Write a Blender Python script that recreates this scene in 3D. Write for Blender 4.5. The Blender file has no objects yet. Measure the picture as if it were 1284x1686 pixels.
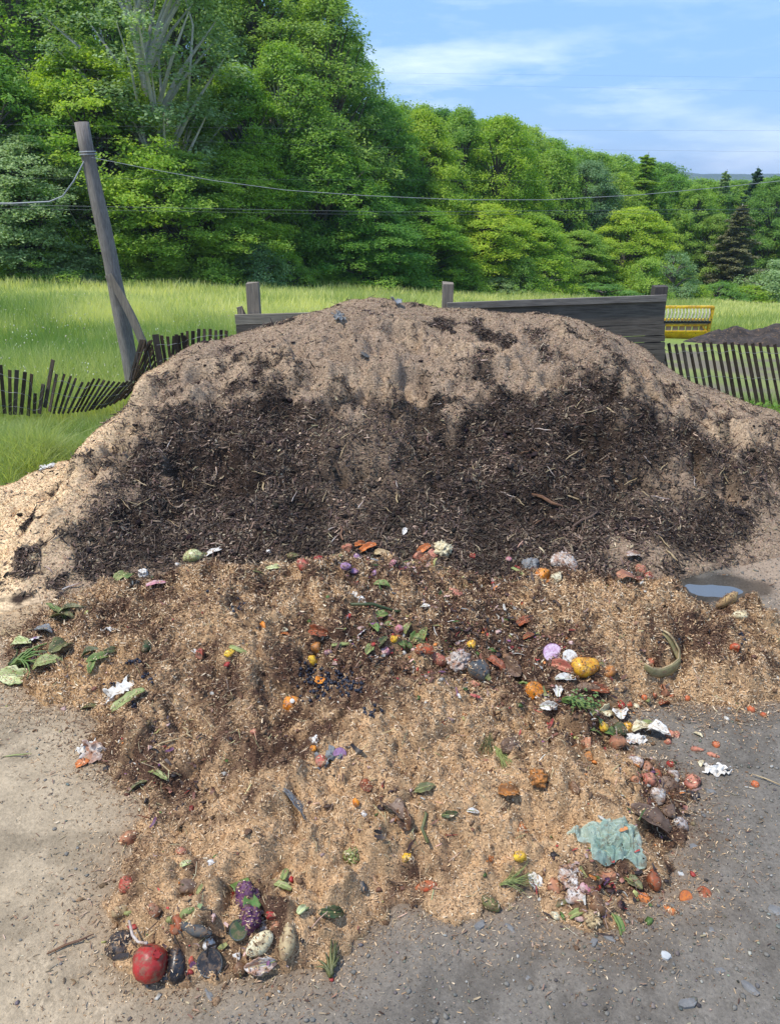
import bpy, math, random
import numpy as np
from mathutils import Vector, Matrix
random.seed(7)
RNG = np.random.default_rng(11)
SC = bpy.context.scene
COL = SC.collection

# ------------------------------------------------------------------ camera
F = 1264.0; CX, CY = 642.0, 843.0
CAM = np.array([0.0, 0.0, 2.2]); PITCH = math.radians(23.2)
cam_d = bpy.data.cameras.new('camera'); cam = bpy.data.objects.new('camera', cam_d); COL.objects.link(cam)
cam.location = CAM; cam.rotation_euler = (math.radians(90) - PITCH, 0, 0)
cam_d.sensor_fit = 'VERTICAL'; cam_d.sensor_height = 24.0; cam_d.lens = F / 1686 * 24.0
cam_d.clip_end = 9000; cam_d.clip_start = 0.05
SC.camera = cam
cP, sP = math.cos(PITCH), math.sin(PITCH)

def ray(px, py):
    u = (px - CX) / F; v = (CY - py) / F
    return np.array([u, cP + v * sP, v * cP - sP])
def at(px, py, D):
    """world point on the sight line through photo pixel at depth y = D"""
    d = ray(px, py); return CAM + d * (D / d[1])
def atz(px, py, z):
    d = ray(px, py); return CAM + d * ((z - CAM[2]) / d[2])
def proj(P):
    """world points (N,3) -> photo pixels"""
    q = np.asarray(P) - CAM
    depth = q[..., 1] * cP - q[..., 2] * sP
    upc = q[..., 1] * sP + q[..., 2] * cP
    depth = np.maximum(depth, 1e-3)
    return CX + F * q[..., 0] / depth, CY - F * upc / depth

# ------------------------------------------------------------------ noise
_T = np.random.default_rng(5).random((256, 256)).astype(np.float64)
def vn(x, y, s=1.0, seed=0):
    x = np.asarray(x) / s + seed * 17.37 + 1000; y = np.asarray(y) / s + seed * 9.71 + 1000
    xi = np.floor(x).astype(int); yi = np.floor(y).astype(int)
    fx = x - xi; fy = y - yi
    fx = fx * fx * fx * (fx * (fx * 6 - 15) + 10); fy = fy * fy * fy * (fy * (fy * 6 - 15) + 10)
    a = _T[xi & 255, yi & 255]; b = _T[(xi + 1) & 255, yi & 255]
    c = _T[xi & 255, (yi + 1) & 255]; d = _T[(xi + 1) & 255, (yi + 1) & 255]
    return (a * (1 - fx) + b * fx) * (1 - fy) + (c * (1 - fx) + d * fx) * fy
def fbm(x, y, s=1.0, o=4, seed=0):
    r = 0; A = 1; t = 0
    for k in range(o):
        r = r + A * vn(x + k * 3.1 * s, y - k * 1.7 * s, s / 2 ** k, seed + k * 3); t += A; A *= .5
    return r / t
def clumps(x, y, s, seed=0, thr=.35):
    """rounded clods lying in cells of size s: (height in units of s, random per clod)"""
    x = np.asarray(x) / s + 500; y = np.asarray(y) / s + 500; xi = np.floor(x).astype(int); yi = np.floor(y).astype(int)
    best = np.zeros(np.shape(x)); who = np.zeros(np.shape(x))
    for i in (-1, 0, 1):
        for j in (-1, 0, 1):
            cx, cy = xi + i, yi + j; k = (cx * 7 + seed * 31) & 255; l = (cy * 13 + seed * 17) & 255
            r1 = _T[k, l]; r2 = _T[l, k]; r3 = _T[(k + 91) & 255, (l + 37) & 255]; r4 = _T[(k + 11) & 255, (l + 171) & 255]
            dx = x - cx - r1; dy = y - cy - r2; an = r4 * 3.14; u = dx * np.cos(an) + dy * np.sin(an); v = -dx * np.sin(an) + dy * np.cos(an)
            R = .35 + .65 * r3; q = 1 - (u / R) ** 2 - (v / (R * .68)) ** 2
            h = np.where((r3 * 7.3 % 1 > thr) & (q > 0), np.sqrt(np.clip(q, 0, 1)) * R * .5, 0); m = h > best
            best = np.where(m, h, best); who = np.where(m, r4, who)
    return best, who
def sst(a, b, x):
    t = np.clip((x - a) / (b - a), 0, 1); return t * t * (3 - 2 * t)
def sdist(X, Y, poly):
    """signed distance to a polygon, positive inside"""
    poly = np.asarray(poly, float); n = len(poly)
    d = np.full(X.shape, 1e9); ins = np.zeros(X.shape, bool)
    for i in range(n):
        x0, y0 = poly[i]; x1, y1 = poly[(i + 1) % n]
        ex, ey = x1 - x0, y1 - y0
        t = np.clip(((X - x0) * ex + (Y - y0) * ey) / (ex * ex + ey * ey + 1e-12), 0, 1)
        d = np.minimum(d, np.hypot(X - x0 - t * ex, Y - y0 - t * ey))
        if y0 != y1:
            c = ((y0 > Y) != (y1 > Y)) & (X < (x1 - x0) * (Y - y0) / (y1 - y0) + x0); ins ^= c
    return np.where(ins, d, -d)

# ------------------------------------------------------------------ mesh helpers
def mesh_obj(name, V, Fc, mat, parent=None, col=None, smooth=False):
    V = np.ascontiguousarray(V, np.float32); me = bpy.data.meshes.new(name)
    if isinstance(Fc, np.ndarray):
        n, k = Fc.shape
        me.vertices.add(len(V)); me.vertices.foreach_set('co', V.ravel())
        me.loops.add(n * k); me.loops.foreach_set('vertex_index', np.ascontiguousarray(Fc, np.int32).ravel())
        me.polygons.add(n); me.polygons.foreach_set('loop_start', np.arange(0, n * k, k, dtype=np.int32))
        try: me.polygons.foreach_set('loop_total', np.full(n, k, np.int32))
        except Exception: pass
        me.update(calc_edges=True)
    else:
        me.from_pydata([tuple(map(float, v)) for v in V], [], Fc); me.update()
    if col is not None:
        a = me.color_attributes.new('Col', 'FLOAT_COLOR', 'POINT')
        c = np.ones((len(V), 4), np.float32); c[:, :3] = col; a.data.foreach_set('color', c.ravel())
    if smooth: me.polygons.foreach_set('use_smooth', np.ones(len(me.polygons), bool))
    if mat: me.materials.append(mat)
    o = bpy.data.objects.new(name, me); COL.objects.link(o)
    if parent: o.parent = parent
    return o
def empty(name, loc=(0, 0, 0), rot=(0, 0, 0)):
    o = bpy.data.objects.new(name, None); COL.objects.link(o); o.location = loc; o.rotation_euler = rot
    o.empty_display_size = .05
    return o
def tag(o, label=None, cat=None, group=None, kind=None):
    if label: o['label'] = label
    if cat: o['category'] = cat
    if group: o['group'] = group
    if kind: o['kind'] = kind
    return o
class MB:
    def __init__(s): s.v = []; s.f = []
    def add(s, V, Fc):
        n = len(s.v); s.v += [tuple(v) for v in V]; s.f += [tuple(i + n for i in f) for f in Fc]
    def box(s, c, d, M=None):
        c = np.array(c, float); d = np.array(d, float) / 2
        V = [np.array([a, b, e]) * d for a in (-1, 1) for b in (-1, 1) for e in (-1, 1)]
        if M is not None: V = [M @ v for v in V]
        s.add([v + c for v in V], [(0, 1, 3, 2), (4, 6, 7, 5), (0, 4, 5, 1), (2, 3, 7, 6), (0, 2, 6, 4), (1, 5, 7, 3)])
    def tube(s, pts, rad, n=8, cap=True, seed=None):
        pts = [np.array(p, float) for p in pts]
        if not hasattr(rad, '__len__'): rad = [rad] * len(pts)
        V = []; Fc = []; up = np.array([0.13, 0.21, .97])
        for i, p in enumerate(pts):
            t = pts[min(i + 1, len(pts) - 1)] - pts[max(i - 1, 0)]; t = t / (np.linalg.norm(t) + 1e-9)
            a = np.cross(t, up if abs(t @ up) < .95 else np.array([1, 0, 0.])); a /= np.linalg.norm(a); b = np.cross(t, a)
            for k in range(n):
                an = 2 * math.pi * k / n; r = rad[i]
                if seed is not None: r *= 1 + .12 * math.sin(k * 2.3 + i * .7 + seed)
                V.append(p + r * (a * math.cos(an) + b * math.sin(an)))
        for i in range(len(pts) - 1):
            for k in range(n):
                k2 = (k + 1) % n; Fc.append((i * n + k, i * n + k2, (i + 1) * n + k2, (i + 1) * n + k))
        if cap: Fc.append(tuple(range(n))[::-1]); Fc.append(tuple((len(pts) - 1) * n + k for k in range(n)))
        s.add(V, Fc)
    def build(s, name, mat, parent=None, smooth=False):
        return mesh_obj(name, np.array(s.v), s.f, mat, parent, smooth=smooth)
def plank(A, B, w, t, wob=0.0, n=6, face=None):
    """board from A to B, width w across, thickness t, slightly uneven edges; returns V,F"""
    A = np.array(A, float); B = np.array(B, float); d = B - A; L = np.linalg.norm(d); d /= L
    y = np.array([0, 1, 0.]) if face is None else np.array(face, float)
    y = y - d * (y @ d); y /= np.linalg.norm(y); x = np.cross(d, y)
    V = []; Fc = []
    for i in range(n + 1):
        p = A + d * L * i / n
        for sx, sy in ((-1, -1), (1, -1), (1, 1), (-1, 1)):
            V.append(p + x * sx * (w / 2 + random.uniform(-wob, wob)) + y * sy * t / 2)
    for i in range(n):
        for k in range(4):
            k2 = (k + 1) % 4; Fc.append((i * 4 + k, i * 4 + k2, i * 4 + 4 + k2, i * 4 + 4 + k))
    Fc.append((3, 2, 1, 0)); Fc.append((n * 4, n * 4 + 1, n * 4 + 2, n * 4 + 3))
    return V, Fc

# ------------------------------------------------------------------ materials
def newmat(name):
    m = bpy.data.materials.new(name); m.use_nodes = True; nt = m.node_tree
    b = nt.nodes['Principled BSDF']; return m, nt, b
def L(nt, a, b): nt.links.new(a, b)
def coords(nt, kind='Object', scale=None):
    tc = nt.nodes.new('ShaderNodeTexCoord'); o = tc.outputs[kind]
    if scale:
        mp = nt.nodes.new('ShaderNodeMapping'); mp.inputs['Scale'].default_value = scale; L(nt, o, mp.inputs['Vector']); o = mp.outputs['Vector']
    return o
def noise(nt, vec, scale, detail=4, rough=.6):
    n = nt.nodes.new('ShaderNodeTexNoise'); n.inputs['Scale'].default_value = scale
    n.inputs['Detail'].default_value = detail; n.inputs['Roughness'].default_value = rough
    if vec is not None: L(nt, vec, n.inputs['Vector'])
    return n.outputs['Fac']
def ramp(nt, fac, stops):
    r = nt.nodes.new('ShaderNodeValToRGB'); el = r.color_ramp.elements
    while len(el) < len(stops): el.new(.5)
    for e, (p, c) in zip(el, stops):
        e.position = p; e.color = (c, c, c, 1) if not hasattr(c, '__len__') else (*c, 1)
    L(nt, fac, r.inputs['Fac']); return r.outputs['Color']
def mix(nt, fac, a, b, mode='MIX'):
    m = nt.nodes.new('ShaderNodeMix'); m.data_type = 'RGBA'; m.blend_type = mode
    for sock, v in ((m.inputs[0], fac), (m.inputs[6], a), (m.inputs[7], b)):
        if hasattr(v, 'links') or hasattr(v, 'is_linked'): L(nt, v, sock)
        elif hasattr(v, '__len__'): sock.default_value = (*v, 1)
        else: sock.default_value = v
    return m.outputs[2]
def bump(nt, b, h, strength=.5, dist=.02):
    bm = nt.nodes.new('ShaderNodeBump'); bm.inputs['Strength'].default_value = strength; bm.inputs['Distance'].default_value = dist
    L(nt, h, bm.inputs['Height']); L(nt, bm.outputs['Normal'], b.inputs['Normal'])
def attr(nt, name='Col'):
    a = nt.nodes.new('ShaderNodeAttribute'); a.attribute_name = name; return a.outputs['Color']
def m_attr(name, rough=.9, spec=.2, nscale=60, namt=.35, bmp=0, trans=0):
    """colour carried by the mesh, broken up by a fine grain"""
    m, nt, b = newmat(name); v = coords(nt, 'Object'); n = noise(nt, v, nscale, 3)
    c = mix(nt, 1.0, attr(nt), ramp(nt, n, [(.3, 1 - namt), (.7, 1 + namt)]), 'MULTIPLY')
    L(nt, c, b.inputs['Base Color']); b.inputs['Roughness'].default_value = rough; b.inputs['Specular IOR Level'].default_value = spec
    if bmp: bump(nt, b, n, .6, bmp)
    if trans:
        tr = nt.nodes.new('ShaderNodeBsdfTranslucent'); L(nt, c, tr.inputs['Color'])
        ms = nt.nodes.new('ShaderNodeMixShader'); ms.inputs[0].default_value = trans
        L(nt, b.outputs[0], ms.inputs[1]); L(nt, tr.outputs[0], ms.inputs[2])
        L(nt, ms.outputs[0], nt.nodes['Material Output'].inputs['Surface'])
    return m
_food = {}
def m_food(c1, c2=None, scale=18, rough=.45, spec=.4, lo=.4, hi=.62, dirt=.35, sub=0, stretch=None):
    key = (c1, c2, scale, rough, lo, hi, dirt, stretch)
    if key in _food: return _food[key]
    m, nt, b = newmat('skin'); v = coords(nt, 'Object', stretch)
    c2 = c2 or tuple(x * .55 for x in c1)
    col = mix(nt, ramp(nt, noise(nt, v, scale, 5), [(lo, 0), (hi, 1)]), c1, c2)
    if dirt:
        dn = ramp(nt, noise(nt, v, scale * 2.6, 6, .75), [(.60 - dirt * .30, 0), (.64, .9)])
        col = mix(nt, dn, col, (.20, .125, .07))
    L(nt, col, b.inputs['Base Color']); b.inputs['Roughness'].default_value = rough; b.inputs['Specular IOR Level'].default_value = spec
    bump(nt, b, noise(nt, v, scale * 5, 4), .35, .003)
    _food[key] = m; return m
def m_wood(name, c1, c2, axis='Z', scale=9, rough=.9):
    st = {'X': (1, 12, 12), 'Z': (12, 12, 1)}[axis]
    m, nt, b = newmat(name); v = coords(nt, 'Object', st)
    n = noise(nt, v, scale, 6, .65); n2 = noise(nt, coords(nt, 'Object'), 3.0, 4)
    col = mix(nt, ramp(nt, n, [(.35, 0), (.65, 1)]), c1, c2)
    col = mix(nt, ramp(nt, n2, [(.4, 0), (.75, .5)]), col, tuple(x * .45 for x in c1))
    L(nt, col, b.inputs['Base Color']); b.inputs['Roughness'].default_value = rough; b.inputs['Specular IOR Level'].default_value = .15
    bump(nt, b, n, .7, .006); return m

# ------------------------------------------------------------------ terrain
U_ = np.array([-1.2, -.55, -.17, 0, .2, .5, 1.2])
DT = np.array([38, 40, 46, 52, 62, 80, 100.])           # distance of the wood's edge
PB = np.array([446, 450, 470, 486, 492, 496, 496.])     # photo row where it meets the field
ZT = np.array([at(642, p, d)[2] for p, d in zip(PB, DT)])
def G(x, y):
    """the ground's height, without the heaps"""
    x = np.asarray(x, float); y = np.asarray(y, float)
    z = -.40 * sst(4.9, 8.3, y) + (fbm(x, y, .9, 3, 2) - .5) * .05 * sst(-2, 2, y)
    nr = (1 - sst(5, 7, y)) * sst(-1, 1, y) * (1 - sst(3.2, 3.5, np.abs(x)))
    z = z + nr * ((fbm(x, y, .13, 2, 71) - .5) * .012 + (fbm(x, y, .6, 2, 72) - .5) * .03)
    u = x / np.maximum(y, 6)
    dt = np.interp(u, U_, DT); zt = np.interp(u, U_, ZT)
    sl = (zt + .4) / (dt - 8.3)
    yy = np.clip(y - 8.3, 0, 105)
    z = z + sl * yy + (fbm(x, y, 7., 2, 8) - .5) * .5 * sst(10, 25, y)
    z = z + .16 * sst(-1.6, -2.6, x) * sst(5.5, 7, y) * (1 - sst(8, 11, y))
    return z
RIDGE = [(-420, 900, 4.5), (-150, 850, 4.7), (0, 808, 5.0), (75, 776, 5.3), (130, 758, 5.4), (150, 713, 5.5), (215, 660, 5.8), (240, 616, 6.1), (300, 581, 6.4),
         (390, 554, 6.7), (500, 517, 6.9), (560, 500, 7.0), (610, 491, 7.1), (660, 500, 7.1), (720, 508, 7.1), (800, 512, 7.1),
         (880, 515, 7.0), (950, 527, 6.8), (1000, 545, 6.7), (1060, 573, 6.6), (1080, 592, 6.5), (1150, 636, 6.3), (1210, 655, 6.2),
         (1284, 684, 6.0), (1400, 745, 5.8), (1560, 830, 5.5), (1750, 900, 5.2)]
RP = np.array([at(*r) for r in RIDGE])
_FB = [(-400, 1010), (0, 1010), (150, 975), (300, 950), (640, 955), (950, 968), (1090, 958), (1200, 930), (1400, 900), (1700, 900)]
FB = np.array([atz(px, py, 0.) for px, py in _FB])
def mound_s(x, y):
    yr = np.interp(x, RP[:, 0], RP[:, 1]); yf = np.interp(x, FB[:, 0], FB[:, 1])
    return (y - yf) / (yr - yf), yr, yf
def mound_raw(x, y):
    s, yr, yf = mound_s(x, y)
    Z = np.interp(x, RP[:, 0], RP[:, 2])
    sc = np.clip(s, 0, 1)
    f = .62 * (1 - (1 - sc) ** 1.7) + .38 * sst(0, 1, sc)
    back = sst(0, 1.5, y - yr)
    # left flank base bright tongue runs out gently
    return np.where(s > 1, Z - (Z + .5) * back, Z * f), s
def mound(x, y, detail=True):
    z, s = mound_raw(x, y)
    e = np.clip(s * 5, 0, 1) * np.clip(1 - (s - 1.35) * 2, 0, 1)
    if detail:
        rough_face = sst(.12, .3, s) * (1 - sst(.72, .95, s))
        wx = x + (fbm(x, y, .2, 2, 23) - .5) * .18; wy = y + (fbm(x, y, .2, 2, 24) - .5) * .18; c1, _ = clumps(wx, wy, .20, 5, .5); c2, _ = clumps(wx, wy, .09, 6, .4)
        z = z + e * (c1 * .20 * .45 * sst(.35, .65, vn(x, y, .7, 25)) + c2 * .09 * .55) * (.15 + .85 * rough_face) * (1 - .6 * sst(-1.9, -2.5, x))
        z = z + e * (1 - .55 * sst(.62, .95, s)) * ((fbm(x, y, .55, 3, 21) - .5) * .20 + (fbm(x, y, .17, 3, 31) - .5) * (.09 + .09 * rough_face) - np.abs(fbm(x, y, .09, 2, 37) - .5) * .09 * rough_face - sst(.56, .72, fbm(x, y, .30, 3, 39)) * .15 * rough_face)
    return z, s
HEAP_OUT = [(20, 1112), (60, 1150), (150, 1165), (170, 1250), (225, 1330), (180, 1440), (155, 1490), (200, 1580), (280, 1615), (380, 1605), (540, 1585), (620, 1500),
            (700, 1490), (800, 1500), (870, 1460), (900, 1510), (990, 1535), (1030, 1500), (1130, 1465), (1100, 1410), (1130, 1380), (1110, 1330),
            (1130, 1290), (1050, 1250), (1010, 1200), (975, 1180), (1040, 1150), (1200, 1165), (1290, 1150), (1300, 1060), (1225, 1015), (1150, 1000, .06), (1090, 960, .16), (1000, 925, .26), (950, 925, .24),
            (900, 945, .14), (780, 935, .12), (700, 918, .18), (640, 902, .27), (560, 893, .30), (480, 910, .25), (380, 900, .26), (280, 940, .14), (180, 965, .05), (80, 1010), (15, 1060)]
HP = np.array([atz(q[0], q[1], q[2] if len(q) > 2 else 0.0)[:2] for q in HEAP_OUT])
HCTL = [(380, 905, .33), (560, 898, .37), (640, 905, .34), (700, 925, .27), (850, 945, .20), (960, 922, .33), (1050, 940, .30), (1120, 1000, .22), (250, 955, .22), (120, 1030, .12),
        (80, 1100, .08), (250, 1050, .2), (400, 1000, .3), (550, 1020, .3), (700, 1040, .22), (820, 1080, .13), (930, 1110, .1), (1000, 1030, .27), (1100, 1090, .17), (1200, 1100, .12),
        (1250, 1120, .1), (300, 1130, .15), (450, 1120, .17), (540, 1135, .12), (680, 1140, .19), (800, 1160, .2), (900, 1190, .15), (700, 1210, .25), (600, 1250, .25), (450, 1200, .19),
        (300, 1220, .16), (230, 1180, .08), (800, 1250, .27), (900, 1260, .25), (1000, 1290, .18), (1080, 1290, .12), (600, 1350, .26), (750, 1350, .27), (450, 1350, .23), (350, 1350, .18),
        (300, 1450, .12), (420, 1450, .18), (600, 1430, .22), (750, 1430, .2), (900, 1380, .21), (1000, 1350, .16), (1100, 1370, .09), (950, 1440, .12), (850, 1440, .14), (400, 1540, .1),
        (300, 1530, .08), (500, 1530, .12), (600, 1470, .12), (950, 1490, .07), (1050, 1450, .05), (820, 1020, .24), (760, 990, .26)]
HC = np.array([atz(px, py, z * (1 - .30 * float(sst(1130, 1230, py)))) for px, py, z in HCTL])
def heap(x, y, detail=True):
    d = sdist(x, y, HP) + (fbm(x, y, .22, 3, 3) - .5) * .12 + (fbm(x, y, .06, 2, 4) - .5) * .07
    w = 0; t = 0
    for cx, cy, cz in HC:
        g = np.exp(-((x - cx) ** 2 + (y - cy) ** 2) / (2 * .17 ** 2)) + 1e-9; w = w + g * cz; t = t + g
    z = w / t * (1 - np.exp(-np.clip(d, 0, 9) / (.13 + .12 * sst(2.7, 2.2, y))))
    if detail:
        e = np.clip(d / .12, 0, 1)
        wx = x + (fbm(x, y, .15, 2, 43) - .5) * .12; wy = y + (fbm(x, y, .15, 2, 44) - .5) * .12
        clod = 1 - np.abs(vn(wx, wy, .075, 41) - .5) * 2 ; clod2 = 1 - np.abs(vn(wx, wy, .034, 42) - .5) * 2
        clod = -clod ** 3 * (.4 + .9 * vn(x, y, .4, 46)) + .5; clod2 = -clod2 ** 2.5 + .5
        c1, _ = clumps(wx * 1.0 + (vn(x, y, .03, 47) - .5) * .03, wy + (vn(x, y, .03, 49) - .5) * .03, .13, 1, .35); c2, _ = clumps(wx, wy, .06, 2, .3)
        z = z + e * (c1 * .13 * .62 * sst(.25, .6, vn(x, y, .5, 50)) + c2 * .06 * .75)
        z = z + e * ((fbm(x, y, .40, 2, 5) - .5) * .15 + (fbm(wx, wy, .17, 3, 6) - .5) * .055 + clod * .022 + clod2 * .015 - sst(.53, .75, fbm(wx, wy, .26, 3, 48)) * .055 + (vn(x, y, .028, 7) - .5) * .024 + (vn(x, y, .013, 9) - .5) * .009)
    return np.where(d > 0, np.maximum(z, .004 * np.clip(d / .03, 0, 1)), -.05), d
def surf(x, y):
    """top of everything: ground, mound, heap"""
    x = np.asarray(x, float); y = np.asarray(y, float)
    z = G(x, y); m, s = mound(x, y); m = np.where((s > 0) & (s < 1.8), m, -9)
    h, d = heap(x, y); return np.maximum(np.maximum(z, m), np.where(d > 0, h + z * 0, -9))
_ts = np.arange(1.2, 14, .01)
def hit(px, py):
    d = ray(px, py); P = CAM + _ts[:, None] * d
    below = P[:, 2] < surf(P[:, 0], P[:, 1])
    i = int(np.argmax(below)) if below.any() else len(_ts) - 1
    p = P[i]; e = .03
    n = np.array([-(surf(p[0] + e, p[1]) - surf(p[0] - e, p[1])) / (2 * e), -(surf(p[0], p[1] + e) - surf(p[0], p[1] - e)) / (2 * e), 1.])
    return p, n / np.linalg.norm(n)

# zones of material, laid out on the real surfaces
DARK = [(150, 735), (200, 690), (260, 660), (330, 640), (420, 625), (500, 632), (560, 625), (640, 640), (740, 635), (800, 605), (860, 585), (930, 580), (1000, 605), (1060, 660), (1130, 690), (1200, 690), (1300, 700),
        (1320, 820), (1260, 850), (1230, 900), (1130, 965), (900, 985), (500, 990), (200, 985), (140, 900), (185, 820), (160, 780)]
def darkness(P):
    """0 = clean tan sawdust, 1 = dark shredded bark"""
    px, py = proj(P); x, y = P[..., 0], P[..., 1]
    d = sdist(px, py, DARK)
    n = fbm(x, y, .5, 4, 51) - .5; n2 = fbm(x, y, .16, 3, 55) - .5
    w = sst(-46, 44, d + n * 150 + n2 * 170 - 20)
    w = w * (1 - .55 * np.exp(-(((px - 610) / 75) ** 2 + ((py - 740) / 95) ** 2)) * sst(-.2, .15, n2 + .05))
    w = w * (1 - .7 * np.exp(-(((px - 1110) / 75) ** 2 + ((py - 800) / 34) ** 2)))
    w = w * (1 - .5 * np.exp(-(((px - 1270) / 50) ** 2 + ((py - 830) / 60) ** 2)))
    def blob(cx, cy, rx, ry, k): return k * np.exp(-(((px - cx) / rx) ** 2 + ((py - cy) / ry) ** 2))
    cl = blob(800, 548, 110, 24, .55) + blob(900, 590, 90, 30, .4) + blob(430, 590, 120, 30, .15) + blob(70, 860, 50, 45, .22) + blob(110, 930, 70, 40, .30) + blob(70, 988, 60, 16, .5) + blob(740, 530, 60, 15, .3)
    w = np.maximum(w, sst(.40, .58, cl + n2 * 1.4 + n * .5))
    return np.clip(w, 0, 1)
HB = [(150, 1200, 120, 60, .5), (250, 1300, 100, 110, .9), (220, 1480, 60, 60, .8), (300, 1560, 120, 50, .9), (350, 1480, 90, 60, .55), (560, 1120, 90, 50, .6), (760, 1060, 120, 60, .95),
      (880, 1090, 90, 50, 1.), (800, 940, 120, 30, 1.), (950, 930, 70, 30, .6), (860, 1150, 60, 40, .8), (930, 1230, 60, 50, .6), (1100, 1320, 60, 60, 1.), (1000, 1420, 110, 40, .8), (970, 1490, 90, 50, .7),
      (650, 1310, 60, 40, .7), (520, 1200, 60, 60, .5), (400, 1180, 80, 60, .5), (600, 950, 90, 25, .6), (440, 1250, 90, 60, .45), (1130, 1050, 70, 40, .7), (260, 950, 90, 20, .5), (640, 1040, 70, 40, .6), (1240, 1090, 50, 40, .5), (180, 1010, 60, 40, .6)]
def brownness(P):
    px, py = proj(P); x, y = P[..., 0], P[..., 1]
    b = 0
    for cx, cy, rx, ry, k in HB: b = b + k * np.exp(-(((px - cx) / rx) ** 2 + ((py - cy) / ry) ** 2))
    n = fbm(x, y, .25, 4, 61) - .5; n2 = fbm(x, y, .07, 3, 65) - .5
    wx = x + (fbm(x, y, .15, 2, 43) - .5) * .12; wy = y + (fbm(x, y, .15, 2, 44) - .5) * .12; c1, w1 = clumps(wx, wy, .13, 1, .35); b = b + np.where(c1 > 0, (w1 - .55) * .45, .06)
    return np.clip(b * 1.0 + n * 2.8 + n2 * 2.0 + .05, 0, 1)
def lerp(a, b, t): return np.asarray(a) * (1 - t[..., None]) + np.asarray(b) * t[..., None]
TAN = (.30, .215, .145); TANL = (.72, .52, .30); BROWN = (.12, .068, .04); BARK = (.038, .025, .018); PALE = (.66, .50, .33)

# ground sheet
def axis(segs):
    a = [segs[0][0]]
    for x0, x1, st in segs:
        n = max(1, int(round((x1 - x0) / st))); a += list(np.linspace(x0, x1, n + 1)[1:])
    return np.array(a)
def grid_faces(nx, ny):
    i = np.arange(nx - 1)[None, :] + nx * np.arange(ny - 1)[:, None]
    return np.stack([i, i + 1, i + nx + 1, i + nx], -1).reshape(-1, 4)
gx = axis([(-2550, -300, 250), (-300, -60, 20), (-60, -8, 1.5), (-8, -3.4, .1), (-3.4, 3.4, .02), (3.4, 8, .1), (8, 60, 1.5), (60, 300, 20), (300, 2550, 250)])
gy = axis([(-300, -20, 40), (-20, -2, 2), (-2, .8, .1), (.8, 4.6, .02), (4.6, 9, .06), (9, 30, .5), (30, 130, 2), (130, 400, 20), (400, 2600, 200)])
X, Y = np.meshgrid(gx, gy); Z = G(X, Y)
sm, ss = mound(X, Y, False); Z = np.where((ss > .3) & (ss < 1.4) & (sm > Z + .1), Z - .15, Z)
pud = atz(1182, 966, 0.); gp = np.exp(-(((X - pud[0]) / .17) ** 2 + ((Y - pud[1]) / .085) ** 2)); PZ = float(G(pud[0], pud[1])) - .0135
Z = Z - gp * .030 + (fbm(X, Y, .10, 3, 73) - .5) * .012 * np.exp(-(((X - pud[0]) / .6) ** 2 + ((Y - pud[1]) / .4) ** 2))
P3 = np.stack([X, Y, Z], -1)
px, py = proj(P3)
n1 = fbm(X, Y, .8, 4, 81); n2 = fbm(X, Y, .15, 4, 82)
dirt_l = np.array([.46, .36, .235]); dirt_r = np.array([.205, .18, .145]); dust = np.array([.42, .30, .19])
wr = sst(-.9, .5, X + (n1 - .5) * 1.6 + (1.8 - Y) * .55)
C = lerp(dirt_l, dirt_r, wr)
st_ = fbm(X * 1.4 + Y * .5, Y * .35 - X * .1, .35, 4, 85); C = C * (1 - .04 * sst(.5, .72, st_) - .10 * sst(.55, .7, fbm(X, Y, .35, 4, 86)))[..., None]
C = C * (1 - .25 * sst(.5, .7, n2)[..., None]) * (.95 + .10 * n1[..., None]) * (.80 + .40 * fbm(X, Y, .05, 3, 88)[..., None])
# tan dust round the heap and on the far right
hd = sdist(X, Y, HP)
near_heap = np.where(np.abs(X) < 3.5, np.exp(-np.clip(-hd, 0, 9) / .09), 0)
C = lerp(C, np.broadcast_to(np.array([.36, .24, .14]), C.shape), np.clip(near_heap * .8 * sst(.35, .6, n2), 0, 1)) if False else C * (1 - (near_heap * .5)[..., None]) + np.array([.30, .20, .12]) * (near_heap * .5)[..., None]
rt = sst(2.0, 2.5, X + (n1 - .5)) * sst(3.0, 3.6, Y)
C = C * (1 - rt[..., None]) + np.array([.36, .27, .19]) * rt[..., None]
lt = sst(-1.5, -2.0, X) * sst(3.2, 3.8, Y)
C = C * (1 - lt[..., None] * .8) + np.array([.50, .35, .20]) * lt[..., None] * .8
# wet dark patch about the puddle
wet = np.exp(-(((X - pud[0]) / .33) ** 2 + ((Y - pud[1]) / .20) ** 2) * (1.2 - .6 * n2))
wet2 = sst(.3, .7, wet + (n2 - .5) * .5); C = C * (1 - wet2[..., None] * .6)
# turf
left_edge = np.interp(Y, [4.4, 5.0, 5.6, 6.4], [-3.0, -2.62, -2.35, -2.0])
tg = np.maximum(sst(.05, -.15, X - left_edge + (n2 - .5) * .3) * sst(4.75, 5.2, Y + (n1 - .5) * .8), sst(6.3, 6.9, Y + (n1 - .5) * .3))
grassc = lerp(np.array([.16, .24, .05]), np.array([.32, .36, .10]), n1)
C = C * (1 - tg[..., None]) + grassc * tg[..., None]
u = X / np.maximum(Y, 1)
bare = sst(.27, .33, u + (n1 - .5) * .06) * sst(9.0, 9.8, Y) * (1 - sst(17, 20, Y + (n1 - .5) * 6))
bare = bare * (.30 + .70 * sst(.42, .62, fbm(X, Y, 1.1, 3, 89)))
C = C * (1 - bare[..., None]) + np.array([.20, .17, .12]) * bare[..., None]
m, nt, b = newmat('earth')
v = coords(nt, 'Object')
c = mix(nt, 1., attr(nt), ramp(nt, noise(nt, v, 70, 8, .85), [(.30, .6), (.5, 1.), (.70, 1.38)]), 'MULTIPLY')
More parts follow.
